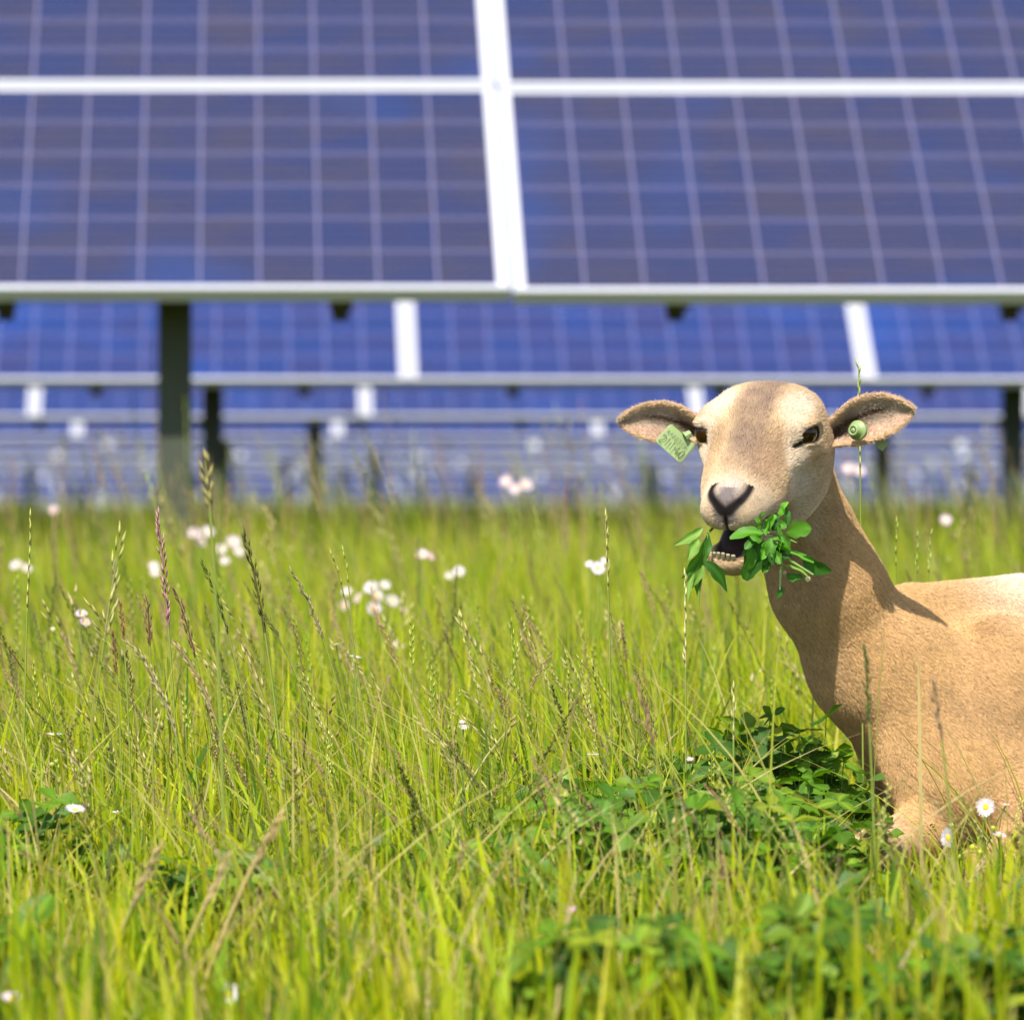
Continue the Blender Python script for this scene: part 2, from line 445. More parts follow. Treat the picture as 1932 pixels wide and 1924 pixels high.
def B(u, v, dy): return (W(u, v, YS+dy) - O).astype(np.float32)
def body_sdf(p):
    d = cone(p, B(1475, 850, .105), B(1528, 1020, .150), .047, .047)                     # throat / upper neck
    d = smin(d, cone(p, B(1528, 1020, .150), B(1560, 1105, .165), .048, .057), .03)
    d = smin(d, cone(p, B(1560, 1105, .165), B(1650, 1255, .20), .057, .066), .03)
    d = smin(d, cone(p, B(1650, 1255, .20), B(1806, 1395, .27), .066, .106), .04)
    d = smin(d, cone(p, B(1722, 1168, .25), B(1900, 1228, .34), .040, .090), .04)        # withers
    d = smin(d, cone(p, B(1806, 1395, .27), B(1850, 1478, .27), .104, .096), .03)        # brisket
    rib = ell(p, B(2260, 1374, .40), (.34, .175, .182))
    d = smin(d, rib, .06)
    d = smin(d, cone(p, B(1705, 1260, .185), B(1792, 1470, .175), .055, .070), .04)
    sh = ell(p, B(1850, 1370, .215), (.085, .075, .135), np.array([[.92, 0, .38], [0, 1, 0], [-.38, 0, .92]]))  # near shoulder
    d = smin(d, sh, .03)
    d = smin(d, cone(p, B(1850, 1440, .20), B(1975, 1560, .13), .062, .045), .025)       # upper arm to elbow
    d = smin(d, cone(p, B(1985, 1590, .13), B(1846, 1655, .09), .036, .028), .015)       # forearm
    d = smin(d, cone(p, B(1846, 1655, .09), B(1822, 1680, .08), .029, .025), .01)        # carpus
    d = smin(d, cone(p, B(1822, 1690, .085), B(1950, 1720, .12), .019, .016), .01)       # cannon folded back
    d = smin(d, ell(p, B(1728, 1430, .150), (.028, .022, .045)), .03)
    # far foreleg: knee pushed forward of the chest
    d = smin(d, cone(p, B(1810, 1545, .22), B(1672, 1600, .07), .037, .027), .02)
    d = smin(d, ell(p, B(1652, 1612, .055), (.027, .028, .030)), .012)
    d = smin(d, cone(p, B(1644, 1630, .065), B(1650, 1735, .13), .022, .016), .015)
    # hindquarters, thigh, folded hind leg, tail (mostly outside the picture)
    d = smin(d, ell(p, B(2720, 1400, .42), (.22, .17, .20)), .08)
    d = smin(d, ell(p, B(2760, 1500, .27), (.16, .08, .15)), .04)
    d = smin(d, cone(p, B(2640, 1640, .20), B(2860, 1690, .24), .045, .03), .03)
    d = smin(d, cone(p, B(2860, 1690, .24), B(2560, 1710, .17), .024, .020), .012)
    d = smin(d, cone(p, B(3050, 1300, .42), B(3130, 1560, .42), .035, .015), .03)
    return d

def sheep_mesh():
    X = graded([(-.10, .095, .0018), (.095, .36, .0055), (.36, 1.12, .014)])
    Y = graded([(-.16, .03, .0018), (.03, .34, .0055), (.34, .66, .012)])
    Z = graded([(-.56, -.165, .0065), (-.165, .08, .0018)])
    nx, ny, nz = len(X), len(Y), len(Z)
    D = np.empty((nx, ny, nz), np.float32)
    HMT = HM.T.astype(np.float32)
    for i0 in range(0, nx, 12):
        i1 = min(nx, i0+12)
        P = np.stack(np.meshgrid(X[i0:i1], Y, Z, indexing='ij'), -1).astype(np.float32)
        d = body_sdf(P)
        if X[i0] < .16:
            k = Z > -.26; j = Y < .22
            sub = P[:, j][:, :, k]
            hd = head_sdf(sub @ HMT)
            cur = d[np.ix_(np.arange(i1-i0), np.where(j)[0], np.where(k)[0])]
            d[np.ix_(np.arange(i1-i0), np.where(j)[0], np.where(k)[0])] = smin(cur, hd, .010)
        D[i0:i1] = d
    # keep the throat blend away from mouth and eyes is unnecessary: the neck lies behind the head
    V, F = surface_nets(D, X, Y, Z)
    return V, F

def surface_nets(D, X, Y, Z):
    ins = D < 0
    nx, ny, nz = D.shape
    c = np.zeros((nx-1, ny-1, nz-1), np.int8)
    for a in (0, 1):
        for b in (0, 1):
            for e in (0, 1):
                c += ins[a:nx-1+a, b:ny-1+b, e:nz-1+e]
    act = (c > 0) & (c < 8)
    idx = np.full(act.shape, -1, np.int64)
    I, J, K = np.nonzero(act); idx[I, J, K] = np.arange(len(I))
    acc = np.zeros((len(I), 3)); cnt = np.zeros(len(I))
    corners = [(a, b, e) for a in (0, 1) for b in (0, 1) for e in (0, 1)]
    for c0 in corners:
        for ax in range(3):
            if c0[ax]: continue
            c1 = list(c0); c1[ax] = 1
            d0 = D[I+c0[0], J+c0[1], K+c0[2]].astype(float); d1 = D[I+c1[0], J+c1[1], K+c1[2]].astype(float)
            m = (d0 < 0) != (d1 < 0)
            t = np.where(m, d0/(d0-d1+1e-20), 0)
            p = [X[I+c0[0]], Y[J+c0[1]], Z[K+c0[2]]]
            q = [X[I+c1[0]], Y[J+c1[1]], Z[K+c1[2]]]
            P = np.stack([p[k] + t*(q[k]-p[k]) for k in range(3)], -1)
            acc += P*m[:, None]; cnt += m
    V = acc/np.maximum(cnt, 1)[:, None]
    F = []
    for ax in range(3):
        sl0 = [slice(1, -1)]*3; 
        n = [nx, ny, nz]
        rngs = [np.arange(1, n[k]-1) for k in range(3)]; rngs[ax] = np.arange(0, n[ax]-1)
        A = D[np.ix_(*rngs)] < 0
        sh = list(rngs); sh[ax] = rngs[ax]+1
        Bm = D[np.ix_(*sh)] < 0
        a, b, e = np.nonzero(A != Bm)
        s = A[a, b, e]
        g = [rngs[0][a], rngs[1][b], rngs[2][e]]
        o1, o2 = [(1, 2), (2, 0), (0, 1)][ax]
        def cell(d1, d2):
            h = [g[0].copy(), g[1].copy(), g[2].copy()]; h[o1] -= d1; h[o2] -= d2
            return idx[h[0], h[1], h[2]]
        q = np.stack([cell(1, 1), cell(0, 1), cell(0, 0), cell(1, 0)], -1)
        q[~s] = q[~s][:, ::-1]
        F.append(q)
    F = np.concatenate(F); F = F[(F >= 0).all(1)]
    return V, F

def vnormals(V, F):
    n = np.cross(V[F[:, 2]]-V[F[:, 0]], V[F[:, 3]]-V[F[:, 1]])
    N = np.zeros_like(V)
    for k in range(4): np.add.at(N, F[:, k], n)
    return N/(np.linalg.norm(N, axis=1)[:, None]+1e-12), n

def vnoise(p, s, seed=0):
    """cheap smooth value noise in [-1,1]"""
    q = np.asarray(p, float)*s + seed*17.3
    i = np.floor(q).astype(np.int64); f = q-i; f = f*f*(3-2*f)
    def h(a, b, c):
        n = (a*73856093) ^ (b*19349663) ^ (c*83492791) ^ (seed*2654435761)
        n = (n ^ (n >> 13))*1274126177 & 0xffffffff
        return (n & 0xffff)/32767.5-1
    r = 0
    for a in (0, 1):
        for b in (0, 1):
            for c in (0, 1):
                w = (f[:, 0] if a else 1-f[:, 0])*(f[:, 1] if b else 1-f[:, 1])*(f[:, 2] if c else 1-f[:, 2])
                r = r + w*h(i[:, 0]+a, i[:, 1]+b, i[:, 2]+c)
    return r

def sst(x, a, b):
    t = np.clip((x-a)/(b-a), 0, 1); return t*t*(3-2*t)
def mixc(c, k, m): return c + (np.asarray(k)-c)*m[:, None]
TAN = (.595, .375, .175); CREAM = (.68, .55, .40); GREYB = (.23, .155, .115); NECK = (.50, .32, .165)
def coat(p, n=None):
    """colour of the coat at offsets p from the head origin"""
    q = p @ HM.T; a, b, c = q[:, 0], q[:, 1], q[:, 2]; ab = np.abs(b)
    nz = vnoise(p, 60, 1); nz2 = vnoise(p, 18, 2); nz3 = vnoise(p, 150, 3)
    col = np.tile(np.array(TAN), (len(p), 1))
    col = mixc(col, (.60, .375, .155), sst(nz2, -.2, .9)*.6)
    col = mixc(col, (.44, .28, .15), sst(-nz2, .2, 1)*.35)
    # pale saddle along the back, pale lower flank
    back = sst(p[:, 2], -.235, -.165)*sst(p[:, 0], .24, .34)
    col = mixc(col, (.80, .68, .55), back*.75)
    # head mask
    hd = 1-sst(np.linalg.norm(q-np.array([.03, 0, -.035]), axis=1), .128, .155)
    col = mixc(col, (.58, .41, .24), hd)
    col = mixc(col, CREAM, hd*sst(-np.hypot((a+.012)/.036, (ab-.043)/.020), -1.25, -.5))
    col = mixc(col, CREAM, hd*sst(-np.hypot((a-.034)/.026, (ab-.050)/.012), -1.3, -.6)*.95)
    col = mixc(col, (.60, .46, .31), hd*sst(a, .075, .105)*sst(c, -.075, -.05))
    col = mixc(col, (.44, .37, .33), hd*sst(-np.hypot((a-.118)/.020, ab/.015), -1.4, -.6)*sst(c, -.03, -.01)*.7)
    stripe = sst(-(ab + .004*nz2) , -.030, -.012)*sst(a, -.10, -.06)*(1-sst(a, .060, .105))*sst(c, -.03, -.01)
    col = mixc(col, GREYB, hd*stripe*np.clip(.72+.35*nz, 0, 1))
    sidebr = sst(-np.hypot((a-.062)/.032, (b-.026)/.016), -1.4, -.5)*sst(c, -.035, -.01)
    col = mixc(col, (.33, .21, .13), hd*sidebr*np.clip(.65+.3*nz, 0, 1))
    side2 = sst(-np.hypot((a-.052)/.030, (b+.034)/.012), -1.3, -.5)
    col = mixc(col, (.42, .27, .15), hd*side2*.5)
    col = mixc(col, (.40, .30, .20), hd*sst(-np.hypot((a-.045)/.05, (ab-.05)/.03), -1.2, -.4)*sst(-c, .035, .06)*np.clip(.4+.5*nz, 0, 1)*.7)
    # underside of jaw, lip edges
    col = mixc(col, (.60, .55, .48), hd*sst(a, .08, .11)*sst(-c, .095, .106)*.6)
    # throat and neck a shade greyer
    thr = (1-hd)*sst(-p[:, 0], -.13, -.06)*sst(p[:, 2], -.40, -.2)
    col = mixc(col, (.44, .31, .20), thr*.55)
    # knee of the folded leg
    kn = np.exp(-((p[:, 0]-.128)**2 + (p[:, 2]+.455)**2)/(.035**2))
    col = mixc(col, (.72, .58, .38), kn*.7)
    col *= (1 + .10*nz + .07*nz3)[:, None]
    # --- bare dark skin: philtrum, eye rims; shade inside nostrils and mouth painted in
    qa = q.copy(); qa[:, 1] = ab
    def cap2(x, y, p0, p1, r0, r1):          # capsule in a plane of the head
        dx, dy = p1[0]-p0[0], p1[1]-p0[1]; t = np.clip(((x-p0[0])*dx+(y-p0[1])*dy)/(dx*dx+dy*dy), 0, 1)
        return np.hypot(x-p0[0]-t*dx, y-p0[1]-t*dy) - (r0+(r1-r0)*t)
    no = np.minimum(cap2(ab, c, (.003, -.0195), (.0165, -.0105), .0050, .0042), cap2(ab, c, (.0165, -.0105), (.0280, -.0035), .0042, .0010)) + 10*sst(-a, -.105, -.095)
    ph = cap2(b, c, (0, -.020), (0, -.046), .0024, .0007) + 10*sst(-a, -.120, -.110)
    dark = 1-sst(np.minimum(no, ph), -.0014, .0042)
    pad = (1-sst(cap2(ab, c, (0, -.0125), (.004, -.027), .0115, .007) + 10*sst(-a, -.118, -.108), -.003, .005))
    col = mixc(col, (.10, .082, .085), hd*pad*.85)
    col = mixc(col, (.009, .006, .006), hd*dark)
    ea = qa.copy(); ea[:, 0] -= np.where(b < 0, .007, 0)
    ey = np.minimum(ell(ea, (.0085, .066, .0042), (.0166, .028, .0084), ERT), cap2(ea[:, 0], c, (.012, .0045), (.0315, -.0008), .0046, .0010) + 10*sst(-ab, -.045, -.035))
    col = mixc(col, (.018, .014, .013), hd*(1-sst(ey, -.0002, .0024)))
    mo = np.minimum(ell(q + np.array([0, .003, 0]), (.128, 0, -.064), (.060, .0245, .0160)), ell(qa, (.100, .027, -.058), (.034, .014, .0085)))
    md = 1-sst(mo, .000, .0035)
    col = mixc(col, (.004, .003, .003), hd*md)
    tg = ell(q + np.array([0, .003, 0]), (.105, 0, -.078), (.035, .016, .008))
    col = mixc(col, (.05, .028, .028), hd*(1-sst(tg, 0, .004)))
    bare = np.clip(hd*np.maximum(np.maximum(1-sst(np.minimum(no, ph), .0008, .0024), md), np.maximum(1-sst(ey, .0015, .0040), pad*.6)), 0, 1)
    return np.clip(col, .004, .95), bare

def flow(p, n):
    """direction in which the hair lies"""
    q = p @ HM.T
    head = 1-sst(np.linalg.norm(q-np.array([.02, 0, -.03]), axis=1), .11, .15)
    dh = -hf[None]*np.ones((len(p), 1)) + .7*np.outer(q[:, 1]/.06, hr) - .35*np.outer(sst(-q[:, 2], .0, .08), hc)
    db = np.tile(np.array([.62, .15, -.75]), (len(p), 1))
    db[:, 0] += .4*vnoise(p, 7, 5); db[:, 2] += .3*vnoise(p, 7, 6)
    d = dh*head[:, None] + db*(1-head)[:, None]
    d += .16*np.stack([vnoise(p, 25, 7), vnoise(p, 25, 8), vnoise(p, 25, 9)], -1)
    d -= n*np.sum(d*n, 1)[:, None]
    return d/(np.linalg.norm(d, axis=1)[:, None]+1e-9), head

def ear_geo(base, tip, upv, out, wmax, sgn):
    """cupped leaf-shaped ear: rows along t, columns across s; returns verts, faces, colours, normals"""
    nt_, ns = 34, 21
    t = np.linspace(0, 1, nt_)[:, None]; s = np.linspace(-1, 1, ns)[None]
    base, tip, upv, out = (np.asarray(x, float) for x in (base, tip, upv, out))
    ax = tip-base
    wt = wmax*np.interp(t[:, 0], [0, .12, .3, .5, .7, .85, .95, 1], [.50, .66, .93, 1.0, .86, .58, .28, .02])[:, None]
    dep = np.interp(t[:, 0], [0, .25, .6, 1], [.024, .020, .010, .002])[:, None]
    sag = -.010*np.sin(t*np.pi)*1.0
    c = base + t[..., None]*ax + (sag[..., None]*0)*upv
    roll = .10*wmax
    P = c + (s*wt)[..., None]*upv + (-dep*(1-np.abs(s)**2.2) + .004*np.sin(6*t+2*s)*t)[..., None]*out
    # rolled upper rim
    P = P + ((np.clip(s-.7, 0, 1)/.3)**2*roll*(1-t*.6))[..., None]*out*.6
    P += (.010*np.sin(np.pi*t)*(.5))[..., None]*np.array([0, 0, 1.])
    th = .0022*(1-.5*t)*np.sqrt(np.clip(1-s**4, 0, 1)) + .0004
    Pb = P - th[..., None]*out*2.0
    V = np.concatenate([P.reshape(-1, 3), Pb.reshape(-1, 3)]); n1 = nt_*ns
    i = (np.arange(nt_-1)[:, None]*ns + np.arange(ns-1)[None]).ravel()
    f = np.stack([i, i+1, i+ns+1, i+ns], -1)
    # orient front towards `out`
    nn = np.cross(V[f[0, 2]]-V[f[0, 0]], V[f[0, 3]]-V[f[0, 1]])
    if nn @ out < 0: f = f[:, ::-1]
    fb = f[:, ::-1] + n1
    bd = np.concatenate([np.arange(ns), np.arange(1, nt_)*ns+ns-1, (nt_-1)*ns+np.arange(ns-2, -1, -1), np.arange(nt_-2, 0, -1)*ns])
    nb = np.roll(bd, -1)
    side = np.stack([bd, bd+n1, nb+n1, nb], -1)
    T = np.broadcast_to(t, (nt_, ns)).ravel(); S_ = np.broadcast_to(s, (nt_, ns)).ravel()
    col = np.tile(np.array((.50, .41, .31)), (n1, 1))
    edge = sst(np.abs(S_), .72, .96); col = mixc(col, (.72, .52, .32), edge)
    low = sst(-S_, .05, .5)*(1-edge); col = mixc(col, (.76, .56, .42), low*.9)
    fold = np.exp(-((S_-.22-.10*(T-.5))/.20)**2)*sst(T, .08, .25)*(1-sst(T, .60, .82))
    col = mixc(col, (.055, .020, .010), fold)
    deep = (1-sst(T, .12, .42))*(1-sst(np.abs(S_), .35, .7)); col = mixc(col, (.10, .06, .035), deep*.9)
    col *= (1+.12*vnoise(V[:n1], 90, 4))[:, None]
    colb = np.tile(np.array((.58, .40, .24)), (n1, 1))
    return V, np.concatenate([f, fb, side]), np.concatenate([col, colb]), f, n1, np.concatenate([T, T])

def build_sheep():
    root = empty('sheep', (O[0]+.45, O[1]+.3, 0.0),
                 'tan short-haired sheep lying in the tall grass, green tags in its ears, chewing leaves', 'sheep')
    rl = np.array(root.location)
    V, F = sheep_mesh()
    print('sheep', len(V), len(F))
    Nn, fn = vnormals(V, F)
    if np.sum(Nn[:, 2]*(V[:, 2]-V[:, 2].mean())) < 0: F = F[:, ::-1]; Nn = -Nn
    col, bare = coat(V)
    eg = []
    sgnr = [(B(1560, 822, .012), B(1721, 772, .0), 44), (B(1332, 816, .03), B(1171, 794, .045), 39)]
    for k, (b_, t_, w_) in enumerate(sgnr):
        ax = (t_-b_)/np.linalg.norm(t_-b_)
        out = np.array([.10 if k == 0 else -.25, -1.0, .12]); out -= ax*(out@ax); out /= np.linalg.norm(out)
        up = np.cross(ax, out); up = up if up[2] > 0 else -up
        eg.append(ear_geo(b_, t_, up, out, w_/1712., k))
    hv, hfc = [V], [F]; hcol = [col]; n = len(V)
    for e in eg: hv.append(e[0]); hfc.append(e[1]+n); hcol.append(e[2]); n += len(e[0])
    AV = np.concatenate(hv); AF = np.concatenate(hfc); AC = np.concatenate(hcol)
    m = tinted('coat_skin', .75, .15)
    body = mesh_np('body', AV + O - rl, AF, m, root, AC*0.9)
    # --- hair: short strands over the coat
    hm = tinted('coat_hair', .55, .12)
    cen = V[F].mean(1); area = np.linalg.norm(fn, axis=1)/2
    _, fb = coat(cen)
    q = cen @ HM.T
    head = np.linalg.norm(q-np.array([.02, 0, -.04]), axis=1) < .16
    dens = np.where(head, 3.2e6, np.where(cen[:, 0] < .36, 2.3e6, 2.5e5))*area*(1-np.clip(fb*1.6, 0, 1))
    dens *= np.where(Nn[F[:, 0], 1] > .45, .25, 1)
    cntf = rng.poisson(dens)
    fi = np.repeat(np.arange(len(F)), cntf); nh = len(fi)
    u, v = rng.random(nh)[:, None], rng.random(nh)[:, None]
    q4 = V[F[fi]]; P = (q4[:, 0]*(1-u)+q4[:, 1]*u)*(1-v) + (q4[:, 3]*(1-u)+q4[:, 2]*u)*v
    n4 = Nn[F[fi]]; NN = (n4[:, 0]*(1-u)+n4[:, 1]*u)*(1-v) + (n4[:, 3]*(1-u)+n4[:, 2]*u)*v
    NN /= np.linalg.norm(NN, axis=1)[:, None]+1e-9
    fl, hd = flow(P, NN)
    hc_, bb = coat(P)
    ln = (.0050*hd + .0062*(1-hd))*rng.uniform(.6, 1.25, nh)
    qh = P @ HM.T
    poll = sst(-qh[:, 0], .02, .06)*sst(qh[:, 2], -.01, .01)*hd
    ln = ln*(1+.9*poll)
    mz = hd*sst(qh[:, 0], .08, .11); ln = ln*(1-.65*mz)
    lift = .16 + .35*poll + .12*rng.random(nh)
    jit = rng.normal(0, .13, (nh, 3))
    E = [P]
    d0 = fl + NN*(lift[:, None]+.5) + jit*.5; d0 /= np.linalg.norm(d0, axis=1)[:, None]
    d1 = fl + NN*(lift[:, None]-.15) + jit; d1 /= np.linalg.norm(d1, axis=1)[:, None]
    E.append(P + d0*(ln*.45)[:, None]); E.append(E[1] + d1*(ln*.55)[:, None])
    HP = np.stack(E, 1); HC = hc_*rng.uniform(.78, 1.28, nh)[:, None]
    salt = rng.random(nh) < .05; HC[salt] *= .45
    # ear hair
    for e in eg:
        V2, F2, C2, ff, n1, TT = e
        N2, fn2 = vnormals(V2, F2)
        c2 = V2[F2].mean(1); ar = np.linalg.norm(fn2, axis=1)/2
        deepc = C2[F2[:, 0]].sum(1) < .5
        k2 = rng.poisson(ar*2.4e6*np.where(deepc, .25, 1)); f2 = np.repeat(np.arange(len(F2)), k2); m2 = len(f2)
        u, v = rng.random(m2)[:, None], rng.random(m2)[:, None]
        q4 = V2[F2[f2]]; P2 = (q4[:, 0]*(1-u)+q4[:, 1]*u)*(1-v) + (q4[:, 3]*(1-u)+q4[:, 2]*u)*v
        nn = N2[F2[f2]].mean(1); nn /= np.linalg.norm(nn, axis=1)[:, None]+1e-9
        cc = C2[F2[f2]].mean(1)*rng.uniform(.75, 1.3, m2)[:, None]
        axd = (V2[(34-1)*21+10]-V2[10]); axd /= np.linalg.norm(axd)
        d = axd + nn*.45 + rng.normal(0, .35, (m2, 3)); d /= np.linalg.norm(d, axis=1)[:, None]
        l2 = .0055*rng.uniform(.5, 1.3, m2)[:, None]
        HP = np.concatenate([HP, np.stack([P2, P2+d*l2*.5, P2+d*l2 - nn*l2*.12], 1)]); HC = np.concatenate([HC, cc])
    nh = len(HP); print('hairs', nh)
    cu = bpy.data.hair_curves.new('coat_hair'); cu.add_curves([3]*nh)
    cu.points.foreach_set('position', (HP + O - rl).astype(np.float32).ravel())
    ra = cu.attributes.get('radius') or cu.attributes.new('radius', 'FLOAT', 'POINT')
    ra.data.foreach_set('value', np.tile(np.array([.00024, .00020, .00004], np.float32), nh))
    ca = cu.attributes.new('tint', 'FLOAT_COLOR', 'CURVE')
    c4 = np.ones((nh, 4), np.float32); c4[:, :3] = np.clip(HC, 0, .95); ca.data.foreach_set('color', c4.ravel())
    cu.materials.append(hm)
    ho = bpy.data.objects.new('hair', cu); COL.objects.link(ho); ho.parent = root
    # --- eyes
    em, nt, out = new_mat('eye_surface'); N = nt.nodes; L = nt.links
    tc = N.new('ShaderNodeTexCoord'); mp = N.new('ShaderNodeMapping'); mp.inputs['Scale'].default_value = (1/.0092, 1/.0068, 1)
    L.new(tc.outputs['Object'], mp.inputs[0])
    sx = N.new('ShaderNodeSeparateXYZ'); L.new(mp.outputs[0], sx.inputs[0])
    cx = N.new('ShaderNodeCombineXYZ'); L.new(sx.outputs[0], cx.inputs[0]); L.new(sx.outputs[1], cx.inputs[1])
    le = N.new('ShaderNodeVectorMath'); le.operation = 'LENGTH'; L.new(cx.outputs[0], le.inputs[0])
    rp = N.new('ShaderNodeValToRGB'); L.new(le.outputs['Value'], rp.inputs[0])
    rp.color_ramp.elements[0].color = (.004, .003, .003, 1); rp.color_ramp.elements[0].position = .55
    rp.color_ramp.elements[1].color = (.030, .011, .003, 1); rp.color_ramp.elements[1].position = .78
    p = N.new('ShaderNodeBsdfPrincipled'); p.inputs['Roughness'].default_value = .06; L.new(rp.outputs[0], p.inputs['Base Color'])
    p.inputs['Specular IOR Level'].default_value = .35; L.new(p.outputs[0], out.inputs[0])
    for sg in (1, -1):
        th = np.linspace(0, np.pi, 17); ph = np.linspace(0, 2*np.pi, 24, endpoint=False)
        b = MB(); r = .0165
        vv = np.stack([r*np.sin(th)[:, None]*np.cos(ph), r*np.sin(th)[:, None]*np.sin(ph), r*np.cos(th)[:, None]*np.ones(24)], -1).reshape(-1, 3)
        i = np.arange(16)[:, None]*24; j = np.arange(24)[None]
        b.add(vv, np.stack([i+j, i+24+j, i+24+(j+1) % 24, i+(j+1) % 24], -1).reshape(-1, 4))
        o = b.build('eye', em, root, color=False)
        zc = (hr*sg*.82 + hf*.50 + hc*.06); zc /= np.linalg.norm(zc)      # gaze
        xc = hf - zc*(hf@zc); xc /= np.linalg.norm(xc); yc = np.cross(zc, xc)
        pos = O + hf*(.0065 if sg > 0 else .0135) + hr*sg*(.0525 if sg > 0 else .0515) + hc*(.0035) - rl
        Mx = Matrix(((xc[0], yc[0], zc[0], pos[0]), (xc[1], yc[1], zc[1], pos[1]), (xc[2], yc[2], zc[2], pos[2]), (0, 0, 0, 1)))
        o.matrix_local = Mx
    # --- teeth: lower incisors
    tm = principled('tooth', (.36, .31, .20), .35)
    b = MB()
    for k in range(-3, 2):
        bb_ = (k+.5)*.0056 - .005
        a0 = .1425 - 14*(bb_+.003)**2
        Mt = np.eye(4)
        cpos = hf*a0 + hr*bb_ + hc*(-.0745) + O - rl
        Rm = np.stack([hr, hf, hc], 1)
        Mt[:3, :3] = Rm; Mt[:3, 3] = cpos
        th_ = np.linspace(0, np.pi*2, 8, endpoint=False)
        rings = []
        for zz, sc1 in ((-.006, .7), (-.002, .95), (.0006+.0012*math.sin(k*5), 1.0), (.0016+.0012*math.sin(k*5), .85)):
            rings.append(np.stack([(.0025+.0003*math.sin(k*7))*sc1*np.cos(th_), .0013*sc1*np.sin(th_), np.full(8, zz)], -1))
        rings = np.concatenate(rings) @ Rm.T + cpos
        i = np.arange(3)[:, None]*8; j = np.arange(8)[None]
        b.add(rings, [np.stack([i+j, i+(j+1) % 8, i+8+(j+1) % 8, i+8+j], -1).reshape(-1, 4), np.array([[24, 25, 26, 27, 28, 29, 30, 31]])])
    b.build('teeth', tm, root, color=False)
    # --- ear tags
    gm = principled('green_tag_plastic', (.23, .31, .11), .45, 0, .08, 40)
    gd = principled('tag_print', (.05, .06, .03), .6)
    # flat tag on its right ear (left in the picture)
    c0 = W(1275, 835, YS-.012)
    xax = np.array([.73, -.10, -.66]); xax /= np.linalg.norm(xax)     # along the number
    nax = np.array([-.10, -.96, .18]); nax -= xax*(nax@xax); nax /= np.linalg.norm(nax)
    yax = np.cross(nax, xax)
    if yax[2] < 0: yax = -yax
    tw, thh = .0185, .0135
    pts = []
    for cx_, cy_, a0 in ((tw-.004, thh-.004, 0), (-tw+.004, thh-.004, 90), (-tw+.003, -thh+.003, 180), (tw-.003, -thh+.003, 270)):
        for k in range(5):
            an = R(a0+22.5*k); rr = .004 if a0 < 170 else .003
            pts.append((cx_+rr*math.cos(an), cy_+rr*math.sin(an)))
    # neck of the tag running up to the rivet
    b = MB(); npt = len(pts)
    def TP(x, y, z): return c0 + xax*x + yax*y + nax*(z - 14*x*x) - rl
    fr_ = [TP(x, y, .0012) for x, y in pts]; bk = [TP(x, y, 0) for x, y in pts]
    b.add(fr_+bk, [np.array([list(range(npt))]), np.array([list(range(2*npt-1, npt-1, -1))]),
                   np.array([(i, i+npt, (i+1) % npt+npt, (i+1) % npt) for i in range(npt)])])
    b.tube([TP(.003, thh-.002, .0006), TP(.004, thh+.002, .0006), TP(.005, thh+.0045, .0)], [.0055, .0042, .0042], 8)
    tag = b.build('ear_tag', gm, root, color=False, smooth=False); tag['label'] = 'flat green tag printed 21140 in its right ear'
    # printing as thin raised glyph strokes
    G = {'2': [[(0, .8), (.2, 1), (.8, 1), (1, .8), (1, .55), (0, 0), (1, 0)]], '1': [[(.25, .8), (.5, 1), (.5, 0)]],
         '4': [[(.75, 0), (.75, 1), (0, .35), (1, .35)]], '0': [[(.5, 0), (.1, .15), (0, .5), (.1, .85), (.5, 1), (.9, .85), (1, .5), (.9, .15), (.5, 0)]],
         'K': [[(0, 0), (0, 1)], [(1, 1), (0, .45), (1, 0)]], 'A': [[(0, 0), (.5, 1), (1, 0)], [(.2, .4), (.8, .4)]],
         'D': [[(0, 0), (0, 1), (.6, 1), (1, .7), (1, .3), (.6, 0), (0, 0)]], 'O': [[(.5, 0), (0, .5), (.5, 1), (1, .5), (.5, 0)]],
         '5': [[(1, 1), (0, 1), (0, .55), (.7, .55), (1, .3), (.7, 0), (0, 0)]], '7': [[(0, 1), (1, 1), (.35, 0)]], 'Y': [[(0, 1), (.5, .5), (1, 1)], [(.5, .5), (.5, 0)]]}
    b = MB()
    def write(txt, x0, y0, w, h, gap, lw):
        x = x0
        for ch in txt:
            for st in G.get(ch, []):
                for (p0, p1) in zip(st[:-1], st[1:]):
                    A = TP(x+p0[0]*w, y0+p0[1]*h, .0015); Bq = TP(x+p1[0]*w, y0+p1[1]*h, .0015)
                    d = Bq-A; l = np.linalg.norm(d)
                    if l < 1e-6: continue
                    d /= l; s_ = np.cross(nax, d)*lw
                    A = A-d*lw*.7; Bq = Bq+d*lw*.7
                    b.add([A-s_, Bq-s_, Bq+s_, A+s_], np.array([[0, 1, 2, 3]]))
            x += w+gap
    write('21140', -.0155, -.0105, .0036, .0095, .0032, .00042)
    write('KA00505', -.0145, .0022, .0022, .0036, .0019, .00026)
    b.build('print', gd, tag, color=False, smooth=False)
    # button tag in its left ear
    nb_ = np.array([-.62, -.76, .02]); nb_ /= np.linalg.norm(nb_)
    cb = W(1616, 812, YS-.012) - rl
    a1, b1, d1 = frame_of(nb_)
    b = MB(); d_b = MB()
    def disc(mb, c, prof):
        th = np.linspace(0, 2*np.pi, 24, endpoint=False); rings = []
        for r_, z_ in prof: rings.append(c + d1*z_ + r_*(np.cos(th)[:, None]*a1 + np.sin(th)[:, None]*b1))
        n_ = len(prof); i = np.arange(n_-1)[:, None]*24; j = np.arange(24)[None]
        mb.add(np.concatenate(rings), np.stack([i+j, i+(j+1) % 24, i+24+(j+1) % 24, i+24+j], -1).reshape(-1, 4))
